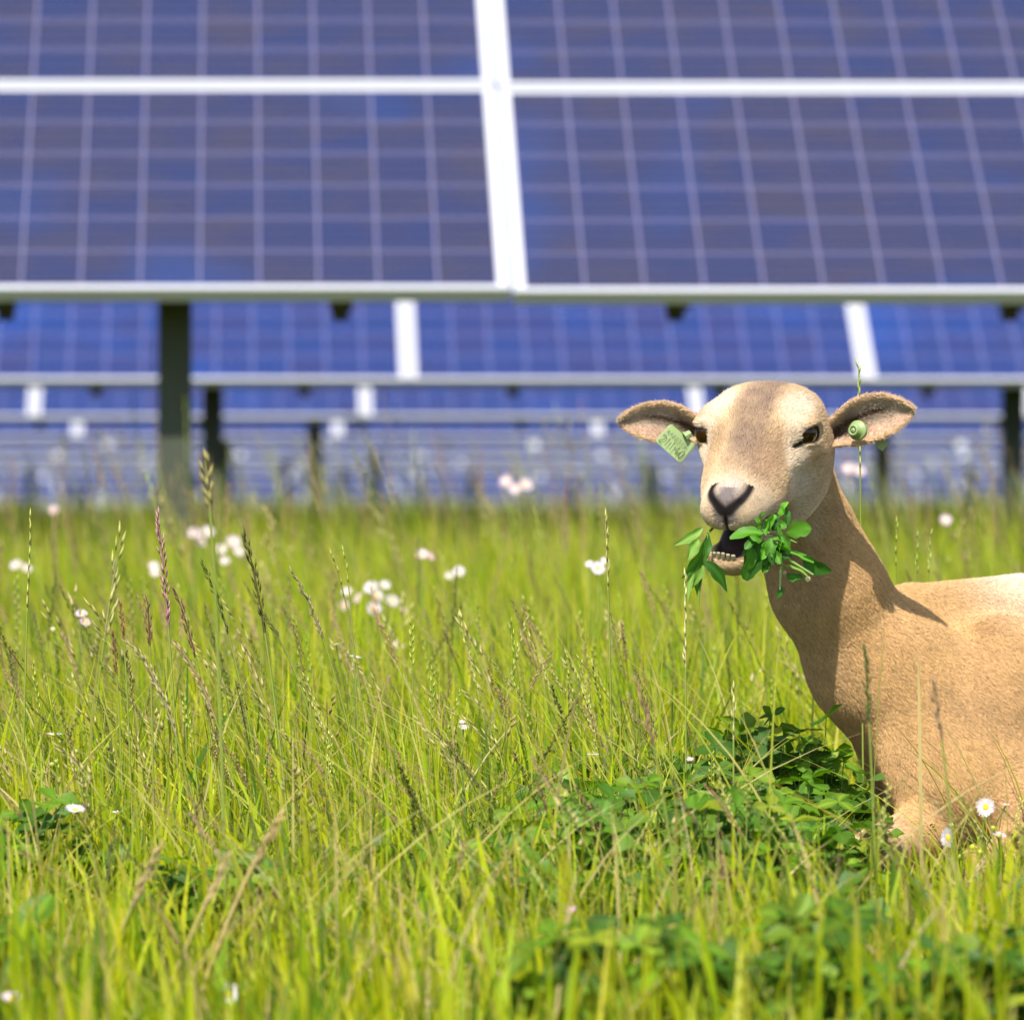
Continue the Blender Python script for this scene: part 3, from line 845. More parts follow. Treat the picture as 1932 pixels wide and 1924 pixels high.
    disc(b, cb, [(.0002, -.006), (.0105, -.006), (.0112, -.004), (.0112, -.0015), (.0100, -.0005), (.0068, .0), (.0064, .007), (.0058, .0078), (.0040, .0078), (.0036, .0070), (.0026, .0070), (.0022, .0080), (.0004, .0080)])
    tg2 = b.build('ear_tag', gm, root, color=False); tg2['label'] = 'round green button tag in its left ear'
    disc(d_b, cb, [(.0036, .0073), (.0027, .0073)])
    d_b.build('rivet_ring', gd, tg2, color=False)
    # back flap of the button tag, a small square showing below the ear
    b = MB(); c1 = W(1664, 838, YS+.018) - rl
    e1 = np.array([.62, 0, .78]); e2 = np.array([.78, .1, -.62])
    sq = [c1 + e1*x + e2*y + np.array([0, z, 0]) for z in (0, .0012) for x, y in ((-.0058, -.0055), (.0058, -.0055), (.0058, .0055), (-.0058, .0055))]
    b.add(sq, np.array([(0, 1, 2, 3), (7, 6, 5, 4), (0, 4, 5, 1), (1, 5, 6, 2), (2, 6, 7, 3), (3, 7, 4, 0)]))
    b.build('tag_flap', gm, tg2, color=False, smooth=False)
    return root
if 'nosheep' not in DBG:
    SHEEP = build_sheep()

#--PLANTS--
# ------------------------------------------------------------------ meadow
def field_h(x, y):
    """typical grass height over the meadow: grazed short in front, knee high behind"""
    u = UX + FPX*x/y
    h = np.interp(y, [3.0, 4.4, 5.0, 5.6, 6.5, 8, 10, 12, 16, 30], [.14, .15, .19, .26, .29, .31, .36, .42, .50, .52])
    near_sheep = np.exp(-((np.clip(x, .62, 1.3)-x)/.07)**2)*np.interp(y, [4.2, 4.8, 5.2, 5.5, 6.1, 6.5], [.0, .20, .8, 1, .8, 0])
    return h*(1-.60*near_sheep)
def on_sheep(x, y):
    return (((x-1.15)/.46)**2 + ((y-5.86)/.24)**2 < 1) | (((x-.748)/.055)**2 + ((y-5.36)/.36)**2 < 1)

GREENS = np.array([(.42, .48, .008), (.32, .43, .008), (.50, .51, .012), (.17, .28, .010), (.52, .47, .05), (.08, .16, .012)])
GP = [.23, .20, .17, .17, .08, .15]
CLUMPS = [ # u, v, distance, height, radius, plants, leaf size, label
    (1478, 1600, 5.60, .235, .080, 50, 1.45, 'tallest dark leafy clover clump, standing against the chest of the sheep'),
    (1340, 1650, 5.30, .195, .085, 40, 1.45, 'broad dark clover clump left of the one against the sheep'),
    (1160, 1650, 5.22, .165, .085, 34, 1.4, 'clover clump in the lower middle of the photo, farthest from the sheep on that side'),
    (1420, 1780, 4.95, .110, .06, 16, 1.3, 'low clover clump below the tallest one, nearer the camera'),
    (1230, 1760, 4.85, .125, .075, 26, 1.35, 'low clover clump under the broad one, right of the blurred pink blossom'),
    (60, 1600, 5.0, .18, .07, 22, 1.6, 'clover clump at the left edge beside the white daisy with a yellow eye'),
    (70, 1690, 4.35, .125, .03, 5, 2.3, 'out of focus clover with big round leaves at the left edge'),
    (380, 1780, 4.80, .135, .07, 26, 1.5, 'dark clover in a gap of the grass at the lower left'),
    (900, 1720, 4.75, .125, .07, 20, 1.4, 'blurred clover low in the grass near the bottom centre'),
    (1190, 1830, 4.35, .09, .04, 9, 1.8, 'yellowish clover leaves at the bottom edge right of centre'),
]
def thin_out(x, y, keep):
    p = np.clip(.80+.75*vnoise(np.stack([x, y, 0*x], -1), 5.5, 41), .25, 1)*np.interp(y, [3.5, 5.2, 6.5], [.58, .72, 1]) + np.clip(y-6.2, 0, 1)
    uu = UX+FPX*x/y; p = np.where((uu > 1000) & (uu < 1640) & (y > 4.6) & (y < 5.5), p*.70, p); p = np.where((uu > 1570) & (uu < 1780) & (y > 4.75) & (y < 5.6), p*.35, p)
    for c_ in CLUMPS:
        cx = (c_[0]-UX)*c_[2]/FPX; m = ((x-cx)/(c_[4]*1.1))**2 + ((y-c_[2]+.03)/(c_[4]*1.0))**2 < 1
        p = np.where(m, keep, p)
    return rng.random(len(x)) < p
def blades(x, y, h, w, lean, az, seg=5, cols=None, z0=None, droop=.0):
    n = len(x); t = np.linspace(0, 1, seg+1)
    dirx, diry = np.cos(az), np.sin(az)
    bend = lean[:, None]*(t[None]**1.8)
    hx = bend*h[:, None]
    hz = h[:, None]*(t[None]*(1-.25*np.clip(lean, 0, 1)[:, None]) - (droop if np.isscalar(droop) else droop[:, None])*t[None]**4)
    z0 = (ground_z(x, y)-.01) if z0 is None else z0
    C = np.stack([x[:, None]+hx*dirx[:, None], y[:, None]+hx*diry[:, None], z0[:, None]+hz], -1)
    fa = rng.uniform(0, np.pi, n); side = np.stack([np.cos(fa), np.sin(fa), np.zeros(n)], -1)
    tw = rng.normal(0, .6, n)
    ww = w[:, None]*np.interp(t, [0, .3, .75, 1], [.7, 1, .7, .06])[None]
    a2 = fa[:, None] + tw[:, None]*t[None]
    S = np.stack([np.cos(a2), np.sin(a2), np.zeros_like(a2)], -1)
    L_ = C - S*ww[..., None]/2; Rr = C + S*ww[..., None]/2
    V = np.stack([L_, Rr], 2).reshape(-1, 3)
    m = 2*(seg+1); b = (np.arange(n)*m)[:, None] + (np.arange(seg)*2)[None]
    F = np.stack([b, b+1, b+3, b+2], -1).reshape(-1, 4)
    c = cols[:, None, :]*np.ones((1, seg+1, 1))
    tip = np.clip((t-.8)/.2, 0, 1)[None, :, None]*(rng.random(n) < .35)[:, None, None]
    c = c*(1-tip) + np.array((.50, .38, .14))*tip
    base = np.clip(1-t/.25, 0, 1)[None, :, None]*.4
    c = c*(1-base) + np.array((.40, .36, .12))*base
    return V, F, np.repeat(c.reshape(-1, 3), 2, axis=0)

def scatter(n, y0, y1, m_left, m_right, p=1.0):
    y = y0 + (y1-y0)*rng.random(n)**p
    xl = (0-UX)*y/FPX - m_left; xr = (1932-UX)*y/FPX + m_right
    x = xl + (xr-xl)*rng.random(n)
    return x, y

def grass_layer(name, n, y0, y1, ml, mr, wmul, hmul, seg, p=1.0, label=None, pal=None, gp=None, hr_=(.45, 1.1)):
    x, y = scatter(n, y0, y1, ml, mr, p)
    k = ~on_sheep(x, y) & thin_out(x, y, .22); x, y = x[k], y[k]; n = len(x)
    clump = vnoise(np.stack([x, y, 0*x], -1), 3.1, 11); cl2 = vnoise(np.stack([x, y, 0*x], -1), .8, 12)
    h = field_h(x, y)*rng.uniform(hr_[0], hr_[1], n)*(1+.20*clump+.10*cl2)*hmul
    w = (.0019 + .0042*rng.random(n)**1.8)*wmul*np.interp(y, [3.5, 5, 6], [1.15, 1.2, 1])
    az = np.where(rng.random(n) < .40, rng.normal(np.pi, .9, n), rng.uniform(0, 2*np.pi, n))
    lean = np.abs(rng.normal(.10, .30, n))
    far = np.clip((y-6.5)/3, 0, 1)
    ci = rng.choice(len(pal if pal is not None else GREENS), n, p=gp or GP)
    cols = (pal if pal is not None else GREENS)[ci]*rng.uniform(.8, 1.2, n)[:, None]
    cols = cols*(1+.18*cl2)[:, None]
    V, F, C = blades(x, y, h, w, lean, az, seg, cols, droop=np.where(rng.random(n) < .2, .22, 0)*rng.random(n))
    o = mesh_np(name, V, F, M_GRASS, None, np.clip(C, 0, .9))
    return setp(o, label, 'grass', kind='stuff')

DRY = np.array([(.50, .38, .17), (.42, .33, .13), (.46, .42, .12)])
if 'nograss' not in DBG:
    grass_layer('meadow_grass', 52000, 4.25, 7.2, .7, .7, 1.0, 1.0, 6, label='fine yellow-green grass blades around and in front of the sheep')
    grass_layer('short_grass', 9000, 4.2, 7.0, .6, .6, 1.1, .45, 4, label='short green grass filling the bottom of the sward')
    grass_layer('foreground_grass', 3000, 3.5, 4.3, .35, .35, 1.2, 1.0, 6, label='short blurred grass blades along the bottom edge')
    grass_layer('middle_grass', 75000, 7.2, 13.5, 1.0, 1.0, 1.35, 1.0, 5, label='tall grass between the sheep and the nearest solar panels')
    grass_layer('distant_grass', 120000, 13.5, 34, 4.5, 4.5, 2.9, 1.0, 3, 1.2, label='shade-darkened grass growing among the rows of solar panels', pal=GREENS*np.array([.55,.65,.8]))  # palette darkened: shade of the panels put into the blade colours
    grass_layer('far_grass', 50000, 34, 110, 6, 6, 9.0, 1.0, 2, 1.0, label='grass strip at the foot of the farthest solar panels', pal=GREENS*np.array([.55,.65,.8]))  # blade colours carry the same darkening for panel shade
    grass_layer('nearest_grass', 9000, 1.2, 3.4, 1.2, 1.2, 1.3, .85, 4, label='short grass on the near side, below the lower edge of the photo')
    grass_layer('outer_grass', 60000, 3.3, 13.5, 3.6, 3.6, 1.8, 1.0, 4, label='tall grass of the wider meadow to both sides of the sheep')
    grass_layer('dry_grass', 5200, 3.9, 12, .8, .8, .8, 1.0, 5, 1.3, label='dry straw-coloured blades scattered through the meadow', pal=DRY, gp=[.4, .3, .3])

def leaning(name, n, y0, y1, h, lean, az, w, label, pal, u0=0, u1=1932):
    y = rng.uniform(y0, y1, n); x = (rng.uniform(u0-60, u1+60, n)-UX)*y/FPX
    k = ~on_sheep(x, y) & (rng.random(n) < 1-.3*((x > .58) & (y > 5.0))) & thin_out(x, y, .4); x, y = x[k], y[k]; n = len(x)
    cols = pal[rng.integers(0, len(pal), n)]*rng.uniform(.8, 1.2, n)[:, None]
    V, F, C = blades(x, y, rng.uniform(*h, n), rng.uniform(*w, n), rng.normal(*lean, n), rng.normal(*az, n), 9, cols, droop=.10)
    return setp(mesh_np(name, V, F, M_GRASS, None, np.clip(C, 0, .9)), label, 'grass', kind='stuff')
PALES = np.array([(.50, .44, .13), (.44, .46, .06), (.36, .42, .03), (.56, .44, .20)])
OLIVE = np.array([(.46, .34, .15), (.38, .33, .08), (.30, .30, .03), (.50, .40, .18), (.24, .26, .02)])
if 'nograss' not in DBG:
    leaning('leaning_grass', 900, 4.9, 6.6, (.26, .40), (.50, .28), (np.pi, .5), (.0018, .0040), 'long pale grass stems leaning to the left through the near meadow', PALES)
    leaning('straw_grass', 190, 4.1, 5.3, (.20, .36), (.75, .35), (np.pi*.5, 2.2), (.0020, .0034), 'pale straw stems crossing at many angles in the lower part of the photo', PALES[[0, 3, 3]])
    leaning('crossing_grass', 260, 4.5, 5.8, (.20, .34), (.70, .3), (0.2, .8), (.0018, .0034), 'long grass blades leaning to the right across the others', PALES)
    leaning('blurred_grass_stems', 420, 3.8, 4.8, (.14, .26), (.65, .45), (np.pi*.6, 1.6), (.0022, .0042), 'out of focus tan and olive grass stems along the bottom of the photo', OLIVE)

# --- seed heads
def spikelet(mb, p, d, l, w, c):
    a, b_, d = frame_of(d)
    v = [p, p+d*l*.4+a*w, p+d*l*.4+b_*w*.6, p+d*l*.4-a*w, p+d*l*.4-b_*w*.6, p+d*l]
    mb.add(v, np.array([(0, 2, 1), (0, 3, 2), (0, 4, 3), (0, 1, 4), (5, 1, 2), (5, 2, 3), (5, 3, 4), (5, 4, 1)]), c)

def head_mesh(mb, pts, kind, c, rs, size=1.0):
    """seed head along the polyline pts (base to tip)"""
    pts = np.asarray(pts, float)
    seg = np.linalg.norm(np.diff(pts, axis=0), axis=1); cum = np.concatenate([[0], np.cumsum(seg)]); L_ = cum[-1]
    def at(s): return np.array([np.interp(s, cum, pts[:, k]) for k in range(3)])
    n = {'rye': int(L_/.0066), 'fescue': int(L_/.0026), 'brome': int(L_/.0085), 'bent': int(L_/.0040)}[kind]
    for i in range(max(n, 3)):
        s = L_*(i+.5)/max(n, 3); p = at(s); d = at(min(L_, s+.004))-at(max(0, s-.004)); a, b_, d = frame_of(d)
        cc = np.asarray(c)*rs.uniform(.75, 1.25)
        if kind == 'rye':
            sd = a*(1 if i % 2 else -1)*.8 + b_*.3*rs.normal(); spikelet(mb, p+sd*.0008, d+sd*.28, .0085*size, .0011*size, cc)
        elif kind == 'fescue':
            th = rs.uniform(0, 6.28); sd = a*math.cos(th)+b_*math.sin(th); k = math.sin(math.pi*min(1, (i+2)/(n+2)))**.5
            spikelet(mb, p+sd*.0012*k*size, d+sd*.30*k, .0060*size, .0009*size, cc)
        elif kind == 'brome':
            th = rs.uniform(0, 6.28); sd = a*math.cos(th)+b_*math.sin(th)*.5; k = (1-s/L_)
            q = p + d*.006 + sd*(.004+.010*k)
            mb.tube([p, q], .0002, 3, cc*.8); spikelet(mb, q, d*.95+sd*.35, .014*size, .0016*size, cc); 
        else:
            th = rs.uniform(0, 6.28); sd = a*math.cos(th)+b_*math.sin(th); k = (1-s/L_)
            q = p + d*.005*k + sd*.0075*k; mb.tube([p, q], .00015, 3, cc*.9)
            for _ in range(2): spikelet(mb, q + rs.normal(0, .001, 3), d+sd*.4, .0038*size, .0006*size, cc)

def seed_stuff(name, n, y0, y1, ml, mr, label, rs, size=1.0):
    kinds = [('fescue', (.38, .24, .11)), ('fescue', (.34, .32, .09)), ('rye', (.46, .47, .12)), ('brome', (.46, .40, .16)), ('bent', (.26, .16, .09)), ('rye', (.36, .42, .06)), ('fescue', (.42, .26, .16)), ('fescue', (.16, .17, .04))]
    protos = []
    for k, c in kinds:
        for rep in range(2):
            mb = MB(); ln = rs.uniform(.05, .10); hh = 1.0
            cur = rs.uniform(0, .35)
            H = .34; t = np.linspace(0, 1, 8)
            path = np.stack([H*cur*t**2.2*1.0, 0*t, H*t*(1-.12*cur)], -1)
            stem_end = 1-ln/H
            tt = np.linspace(0, stem_end, 6); P1 = np.stack([np.interp(tt, t, path[:, i]) for i in range(3)], -1)
            mb.tube(P1, np.linspace(.0009, .0006, 6)*size, 3, np.array((.30, .36, .05)))
            tt = np.linspace(stem_end, 1, 5); P2 = np.stack([np.interp(tt, t, path[:, i]) for i in range(3)], -1)
            mb.tube(P2, np.linspace(.0006, .0003, 5)*size, 3, np.asarray(c)*.9)
            head_mesh(mb, P2, k, c, rs, size)
            protos.append((np.concatenate(mb.v), {kk: np.concatenate(ff) for kk, ff in mb.f.items()}, np.concatenate(mb.c)))
    y = y0 + (y1-y0)*rs.random(n); xl = (0-UX)*y/FPX-ml; xr = (1932-UX)*y/FPX+mr; x = xl+(xr-xl)*rs.random(n)
    k = ~on_sheep(x, y); x, y = x[k], y[k]
    pn = vnoise(np.stack([x, y, 0*x], -1), 1.7, 21)
    mb = MB()
    for i in range(len(x)):
        pi = int(np.clip((pn[i]*.5+.5)*len(protos) + rs.normal(0, 4), 0, len(protos)-1))
        V, Fs, C = protos[pi]
        az = rs.normal(np.pi, 1.0); ca, sa = math.cos(az), math.sin(az)
        hs = field_h(x[i:i+1], y[i:i+1])[0]*rs.uniform(.85, 1.30)*(1.0 if y[i] < 7.6 else rs.uniform(1, 1.4))/.34
        zs = hs
        v = V.copy(); tilt = abs(rs.normal(.06, .14)); v[:, 0] += V[:, 2]*tilt
        v[:, 2] *= zs
        q = np.stack([x[i]+v[:, 0]*ca-v[:, 1]*sa, y[i]+v[:, 0]*sa+v[:, 1]*ca, v[:, 2]], -1)
        mb.add(q, list(Fs.values()), C*rs.uniform(.8, 1.2))
    o = mb.build(name, M_SEED); return setp(o, label, 'grass', kind='stuff')
rs = np.random.RandomState(3)
if 'nograss' not in DBG:
    seed_stuff('seeding_grass', 850, 4.3, 7.6, .5, .5, 'thin seed-headed grass stems standing through the near meadow', rs, 1.3)
    seed_stuff('distant_seeding_grass', 900, 7.6, 14, .8, .8, 'blurred seed-headed grass stems behind the sheep', rs, 1.3)

# --- clover leaves
def leaflet(mb, p, d, up, l, w, c, fold=.25, curl=.15, nseg=5, shape='obov'):
    d = np.asarray(d, float); d /= np.linalg.norm(d)+1e-9
    s = np.cross(d, up); s /= np.linalg.norm(s)+1e-9; n_ = np.cross(s, d)
    t = np.linspace(0, 1, nseg+1)
    if shape == 'obov': wt = np.interp(t, [0, .15, .4, .7, .9, 1], [.08, .45, .86, 1, .70, .22])
    elif shape == 'lance': wt = np.interp(t, [0, .2, .45, .75, 1], [.12, .75, 1, .55, .02])
    else: wt = np.interp(t, [0, .15, .5, .85, 1], [.15, .8, 1, .75, .25])
    ph_ = (p[0]*913.7+p[2]*577.3) % 6.28; wt = wt*(1+.13*np.sin(5.1*t*3+ph_)*(t < .98)); tws = .5*math.sin(ph_*3.1)
    C = p + np.outer(t*l, d) - np.outer(curl*l*t**2, n_) + np.outer(.10*l*np.sin(t*3.1)*math.sin(ph_*2), s)
    V = []
    for k in range(nseg+1):
        ang = tws*t[k]; sk = s*math.cos(ang)+n_*math.sin(ang); nk = n_*math.cos(ang)-s*math.sin(ang)
        e = nk*w*wt[k]*fold*(1+.5*math.sin(9*t[k]+ph_))
        V += [C[k]-sk*w*wt[k]+e, C[k]-sk*w*wt[k]*.5+e*.35, C[k], C[k]+sk*w*wt[k]*.5+e*.35, C[k]+sk*w*wt[k]+e]
    i = (np.arange(nseg)[:, None]*5 + np.arange(4)[None]).ravel()
    F = np.stack([i, i+1, i+6, i+5], -1)
    cc = np.tile(np.asarray(c, float), (len(V), 1)); cc[2::5] *= 1.35; cc *= (1+.16*np.sin(np.arange(len(V))*2.4+ph_))[:, None]
    mb.add(V, F, cc)
CG = np.array([1.08, .95, .75])*np.array([(.060, .150, .012), (.085, .19, .014), (.040, .11, .012), (.12, .22, .02), (.055, .13, .03), (.18, .25, .02)])
def clover_plant(leaves, stems, x, y, h, rs, lsize=1.0, n=9, spread=.05, col=None):
    z0 = float(ground_z(x, y))
    for i in range(n):
        a = rs.uniform(0, 6.28); r_ = spread*rs.random()**.6
        top = np.array([x+r_*math.cos(a), y+r_*math.sin(a), z0+h*rs.uniform(.45, 1.0)])
        b0 = np.array([x+.25*r_*math.cos(a), y+.25*r_*math.sin(a), z0-.01])
        mid = (b0+top)/2 + rs.normal(0, .006, 3)
        stems.tube([b0, mid, top], [.0012, .0010, .0007], 3, (.14, .24, .05))
        tilt = rs.normal(0, .35, 2) + np.array([-.05, -.30]); up = np.array([tilt[0], tilt[1], 1.0]); up /= np.linalg.norm(up)
        c = CG[rs.choice(len(CG), p=[.28, .26, .18, .12, .10, .06])]*rs.uniform(.8, 1.25) if col is None else col*rs.uniform(.85, 1.2)
        a0 = rs.uniform(0, 6.28); l = rs.uniform(.013, .021)*lsize
        for k in range(3):
            th = a0 + k*2.09 + rs.normal(0, .12)
            e1 = np.cross(up, (0, 1., .1)); e1 /= np.linalg.norm(e1); e2 = np.cross(up, e1)
            d = e1*math.cos(th)+e2*math.sin(th)+up*rs.uniform(-.15, .35)
            leaflet(leaves, top, d, up, l, l*.40, c, rs.uniform(.05, .5), rs.uniform(-.1, .35), 4, 'obov')

def clover_stuff(name, n, y0, y1, hmul, label, rs, ml=.4, mr=.4):
    lv = MB(); 
    y = y0+(y1-y0)*rs.random(n); xl = (0-UX)*y/FPX-ml; xr = (1932-UX)*y/FPX+mr; x = xl+(xr-xl)*rs.random(n)
    dn = vnoise(np.stack([x, y, 0*x], -1), 2.6, 31)
    for i in range(n):
        if on_sheep(x[i], y[i]) or dn[i] < (-.60 if 1000 < UX+FPX*x[i]/y[i] < 1620 and y[i] > 4.85 else -.50 if 1000 < UX+FPX*x[i]/y[i] < 1620 else -.03): continue
        uu = UX+FPX*x[i]/y[i]
        if 1560 < uu < 1790 and y[i] > 4.7 and rs.random() < .8: continue
        clover_plant(lv, lv, x[i], y[i], hmul*rs.uniform(.5, 1.1)*(1.2 if 1000 < uu < 1600 and y[i] > 4.8 else .85), rs, rs.uniform(.8, 1.3)*(1.3 if 1000 < uu < 1600 else 1.1), 5, .04)
    return setp(lv.build(name, M_CLOVER), label, 'clover', kind='stuff')
if 'nograss' not in DBG:
    clover_stuff('clover_cover', 4000, 3.9, 6.4, .135, 'low dark green clover leaves under the grass', rs)

def clover_clump(u, v, Y, hgt, rad, n, label, rs, lsize=1.25, hs=None):
    p = W(u, v, Y); x, y = p[0], Y
    lv, stm = MB(), MB()
    for i in range(n):
        a = rs.uniform(0, 6.28); r_ = rad*rs.random()**.5*rs.choice([1, 1, 1.35])
        xx, yy = x+r_*math.cos(a), y+.6*r_*math.sin(a)
        if on_sheep(xx, yy): continue
        clover_plant(lv, stm, xx, yy, hgt*(1-.45*(r_/rad)**2)*rs.uniform(.45, 1.12), rs, lsize*rs.uniform(.8, 1.2), 7, .045)
    root = empty('clover_clump', (x, y, 0), label, 'clover plant', 'leafy clover clumps in the meadow')
    lv.build('leaves', M_CLOVER, root, loc=(x, y, 0)); stm.build('stems', M_CLOVER, root, loc=(x, y, 0))
    return root
for c_ in CLUMPS: clover_clump(*c_[:6], c_[7], rs, c_[6])

# --- fleabane daisies
M_DISC = principled('flower_disc', (.80, .52, .02), .7, 0, .15, 400)
def flower_head(root, p, facing, r, rs, pink=.1, n=46, cup=.15, tone=1.0):
    a, b_, d = frame_of(facing)
    p = np.asarray(p, float)
    mb = MB()
    for k in range(n):
        th = 2*math.pi*(k+rs.uniform(-.3, .3))/n
        e = a*math.cos(th)+b_*math.sin(th)
        l = r*rs.uniform(.85, 1.08); w = r*.075
        s_ = np.cross(d, e); z = cup*rs.uniform(.5, 1.5)
        q0 = p+e*r*.28; q1 = p+e*l*.65+d*l*z*.5; q2 = p+e*l+d*l*z
        c = np.array((.74-.04*pink, .68-.24*pink, .73-.15*pink))*tone
        mb.add([q0-s_*w*.6, q0+s_*w*.6, q1+s_*w, q1-s_*w, q2+s_*w*.5, q2-s_*w*.5], np.array([(0, 1, 2, 3), (3, 2, 4, 5)]), c)
    head = mb.build('petals', M_PETAL, root, loc=root.location)
    # disc
    dm = MB(); th = np.linspace(0, 2*np.pi, 14, endpoint=False); rings = []
    R0 = r*.36
    for rr, zz in ((.02, .30), (.45, .26), (.8, .14), (1.0, -.02), (.9, -.25), (.5, -.5), (.1, -.6)):
        rings.append(p + d*zz*R0 + rr*R0*(np.cos(th)[:, None]*a+np.sin(th)[:, None]*b_))
    i = np.arange(6)[:, None]*14; j = np.arange(14)[None]
    dm.add(np.concatenate(rings), np.stack([i+j, i+(j+1) % 14, i+14+(j+1) % 14, i+14+j], -1).reshape(-1, 4))
    dm.build('disc', M_DISC, root, loc=root.location, color=False)
def bud(mb, p, r, c):
    th = np.linspace(0, 2*np.pi, 9, endpoint=False); rings = []
    for rr, zz in ((.1, .9), (.7, .7), (1, .1), (.7, -.6), (.15, -1)):
        rings.append(np.asarray(p) + np.array([0, 0, zz*r]) + rr*r*np.stack([np.cos(th), np.sin(th), 0*th], -1))
    i = np.arange(4)[:, None]*9; j = np.arange(9)[None]
    mb.add(np.concatenate(rings), np.stack([i+j, i+(j+1) % 9, i+9+(j+1) % 9, i+9+j], -1).reshape(-1, 4), c)
def fleabane(Y, heads, label, buds=(), base=None, leaf=True):
    """heads: (u, v, radius in m, facing vector, pink)"""
    h0 = W(heads[0][0], heads[0][1], Y)
    bx, by = (h0[0] + rs.uniform(-.02, .02), Y + .02) if base is None else (W(base, 0, Y)[0], Y)
    gz0 = float(ground_z(bx, by))
    root = empty('fleabane', (bx, by, gz0), label, 'flower', 'white fleabane daisies in the meadow')
    st_m = MB(); bp = np.array([bx, by, gz0-.01])
    hub = bp + (h0-bp)*.62; hub[2] = gz0 + (h0[2]-gz0)*.62
    st_m.tube([bp, (bp+hub)/2+np.array([.004, 0, 0]), hub], [.0014, .0012, .001], 5, (.22, .33, .06))
    for k, (u, v, r, fc, pk) in enumerate(heads):
        p = W(u, v, Y + (0 if k == 0 else rs.uniform(-.03, .03)))
        st_m.tube([hub, (hub*.45+p*.55) + np.array([0, 0, .004]), p-np.array(fc)/np.linalg.norm(fc)*r*.15], [.0009, .0008, .0007], 4, (.24, .34, .08))
        flower_head(root, p, fc, r, rs, pk)
    for (u, v, r, c) in buds:
        p = W(u, v, Y)
        st_m.tube([hub, (hub+p)/2+np.array([0, 0, .015]), p], [.0008, .0007, .0006], 4, (.30, .36, .08)); bud(st_m, p, r, c)
    for k in range(5):
        t = .15+.16*k; q = bp+(hub-bp)*t; a = rs.uniform(0, 6.28)
        leaflet(st_m, q, (math.cos(a), math.sin(a), .8), np.array([0, 0, 1.]), .03, .0035, (.12, .24, .04), .2, .3, 5, 'lance')
    st_m.build('stem', M_CLOVER, root, loc=root.location)
    return root
YB = (.46, .50, .14)
F_ = lambda x, y, z: (x, y, z)
fleabane(4.95, [(142, 1527, .0105, (.1, -.35, 1), 0)], 'white daisy with a yellow eye facing up, above the clover at the left edge', [(185, 1620, .0022, YB)])
fleabane(4.15, [(428, 1874, .0125, (-.1, -.75, .8), 0)], 'blurred white daisy with a yellow eye at the bottom edge, left of centre')
fleabane(5.15, [(1860, 1522, .0105, (-.55, -1, .15), 0), (1898, 1518, .0045, (0, -.2, 1), .6)], 'tilted white daisy with a bright yellow eye in front of the belly of the sheep', [(1795, 1556, .0025, (.7, .7, .6))])
fleabane(5.0, [(1789, 1580, .0105, (-.9, -.55, .1), 0)], 'half-turned white daisy below the tilted one, in front of the sheep', [(1835, 1598, .0035, (.62, .62, .08)), (1850, 1607, .0028, (.62, .62, .08)), (1808, 1615, .003, (.55, .56, .1))])
fleabane(5.1, [(1885, 1575, .0075, (.2, -.4, 1), .3)], 'small pale daisy seen edge on, lowest right in front of the sheep', [(1873, 1562, .003, (.62, .62, .08)), (1885, 1673, .004, (.6, .6, .2))])
fleabane(5.5, [(103, 1386, .0095, (0, -.05, 1), 0)], 'white daisy seen flat from the side above nodding yellow buds, left edge', [(98, 1442, .0032, YB), (107, 1436, .003, YB), (112, 1446, .0025, YB), (143, 1418, .003, YB)])
fleabane(5.9, [(670, 1240, .0080, (.2, -.1, 1), 0), (634, 1216, .005, (-.3, 0, 1), .2)], 'small white daisy with folded petals left of the image centre', [(676, 1250, .0028, (.6, .55, .1))])
fleabane(5.2, [(220, 1532, .0048, (0, -.2, 1), .1)], 'half-opened white daisy bud at the lower left, right of the yellow-eyed daisy', [(236, 1562, .003, (.6, .6, .3))])
fleabane(6.3, [(153, 1158, .0085, (0, -.6, 1), .4), (160, 1173, .007, (.3, -.8, .6), .8)], 'pair of pinkish daisies one above the other near the left edge', [(100, 1188, .004, (.6, .6, .35))])
fleabane(5.8, [(875, 1372, .0060, (0, -.5, 1), .2), (872, 1362, .004, (0, -.5, 1), .2)], 'small white daisy low in the grass at the image centre')
fleabane(5.3, [(1118, 1424, .0065, (0, -.05, 1), 0)], 'flat white flower head above the clover right of the image centre')
fleabane(5.3, [(1301, 1432, .0045, (0, -.5, 1), .9)], 'tiny pink-white flower bud among the clover left of the chest of the sheep')
fleabane(4.5, [(1072, 1716, .0080, (0, -.3, 1), 1.0)], 'blurred pink clover-like blossom at the lower centre')
fleabane(4.8, [(1803, 1833, .005, (0, -.3, 1), .9)], 'pinkish bud near the lower right corner')
fleabane(4.0, [(22, 1882, .009, (0, -.4, 1), .5)], 'blurred pale flower cut by the lower left corner')
fleabane(8.2, [(700, 1108, .012, (-.4, -.8, .6), .1), (726, 1104, .010, (.3, -.7, .8), .1), (676, 1128, .010, (-.8, -.5, .5), .4), (706, 1148, .012, (0, -.9, .5), .3), (740, 1134, .012, (.4, -.8, .6), .1), (764, 1154, .010, (.7, -.6, .5), .4), (650, 1142, .010, (-.5, -.8, .3), .8), (712, 1124, .011, (0, -1, .3), .1), (655, 1116, .009, (-.3, -.8, .6), .3)],
         'largest blurred cluster of white daisies, left of the image centre')
fleabane(9.5, [(366, 1006, .012, (0, -.8, .5), .4), (392, 1003, .012, (.2, -.8, .5), .3), (380, 1022, .011, (0, -.9, .5), .3)], 'blurred daisy cluster below the foot of the second dark post')
fleabane(9.0, [(440, 1022, .013, (.2, -.8, .5), .5), (418, 1036, .011, (-.3, -.8, .5), .2), (450, 1040, .010, (.3, -.8, .5), .3), (424, 1058, .009, (0, -.8, .5), .2)], 'blurred daisy cluster right of and below the one at the foot of the post')
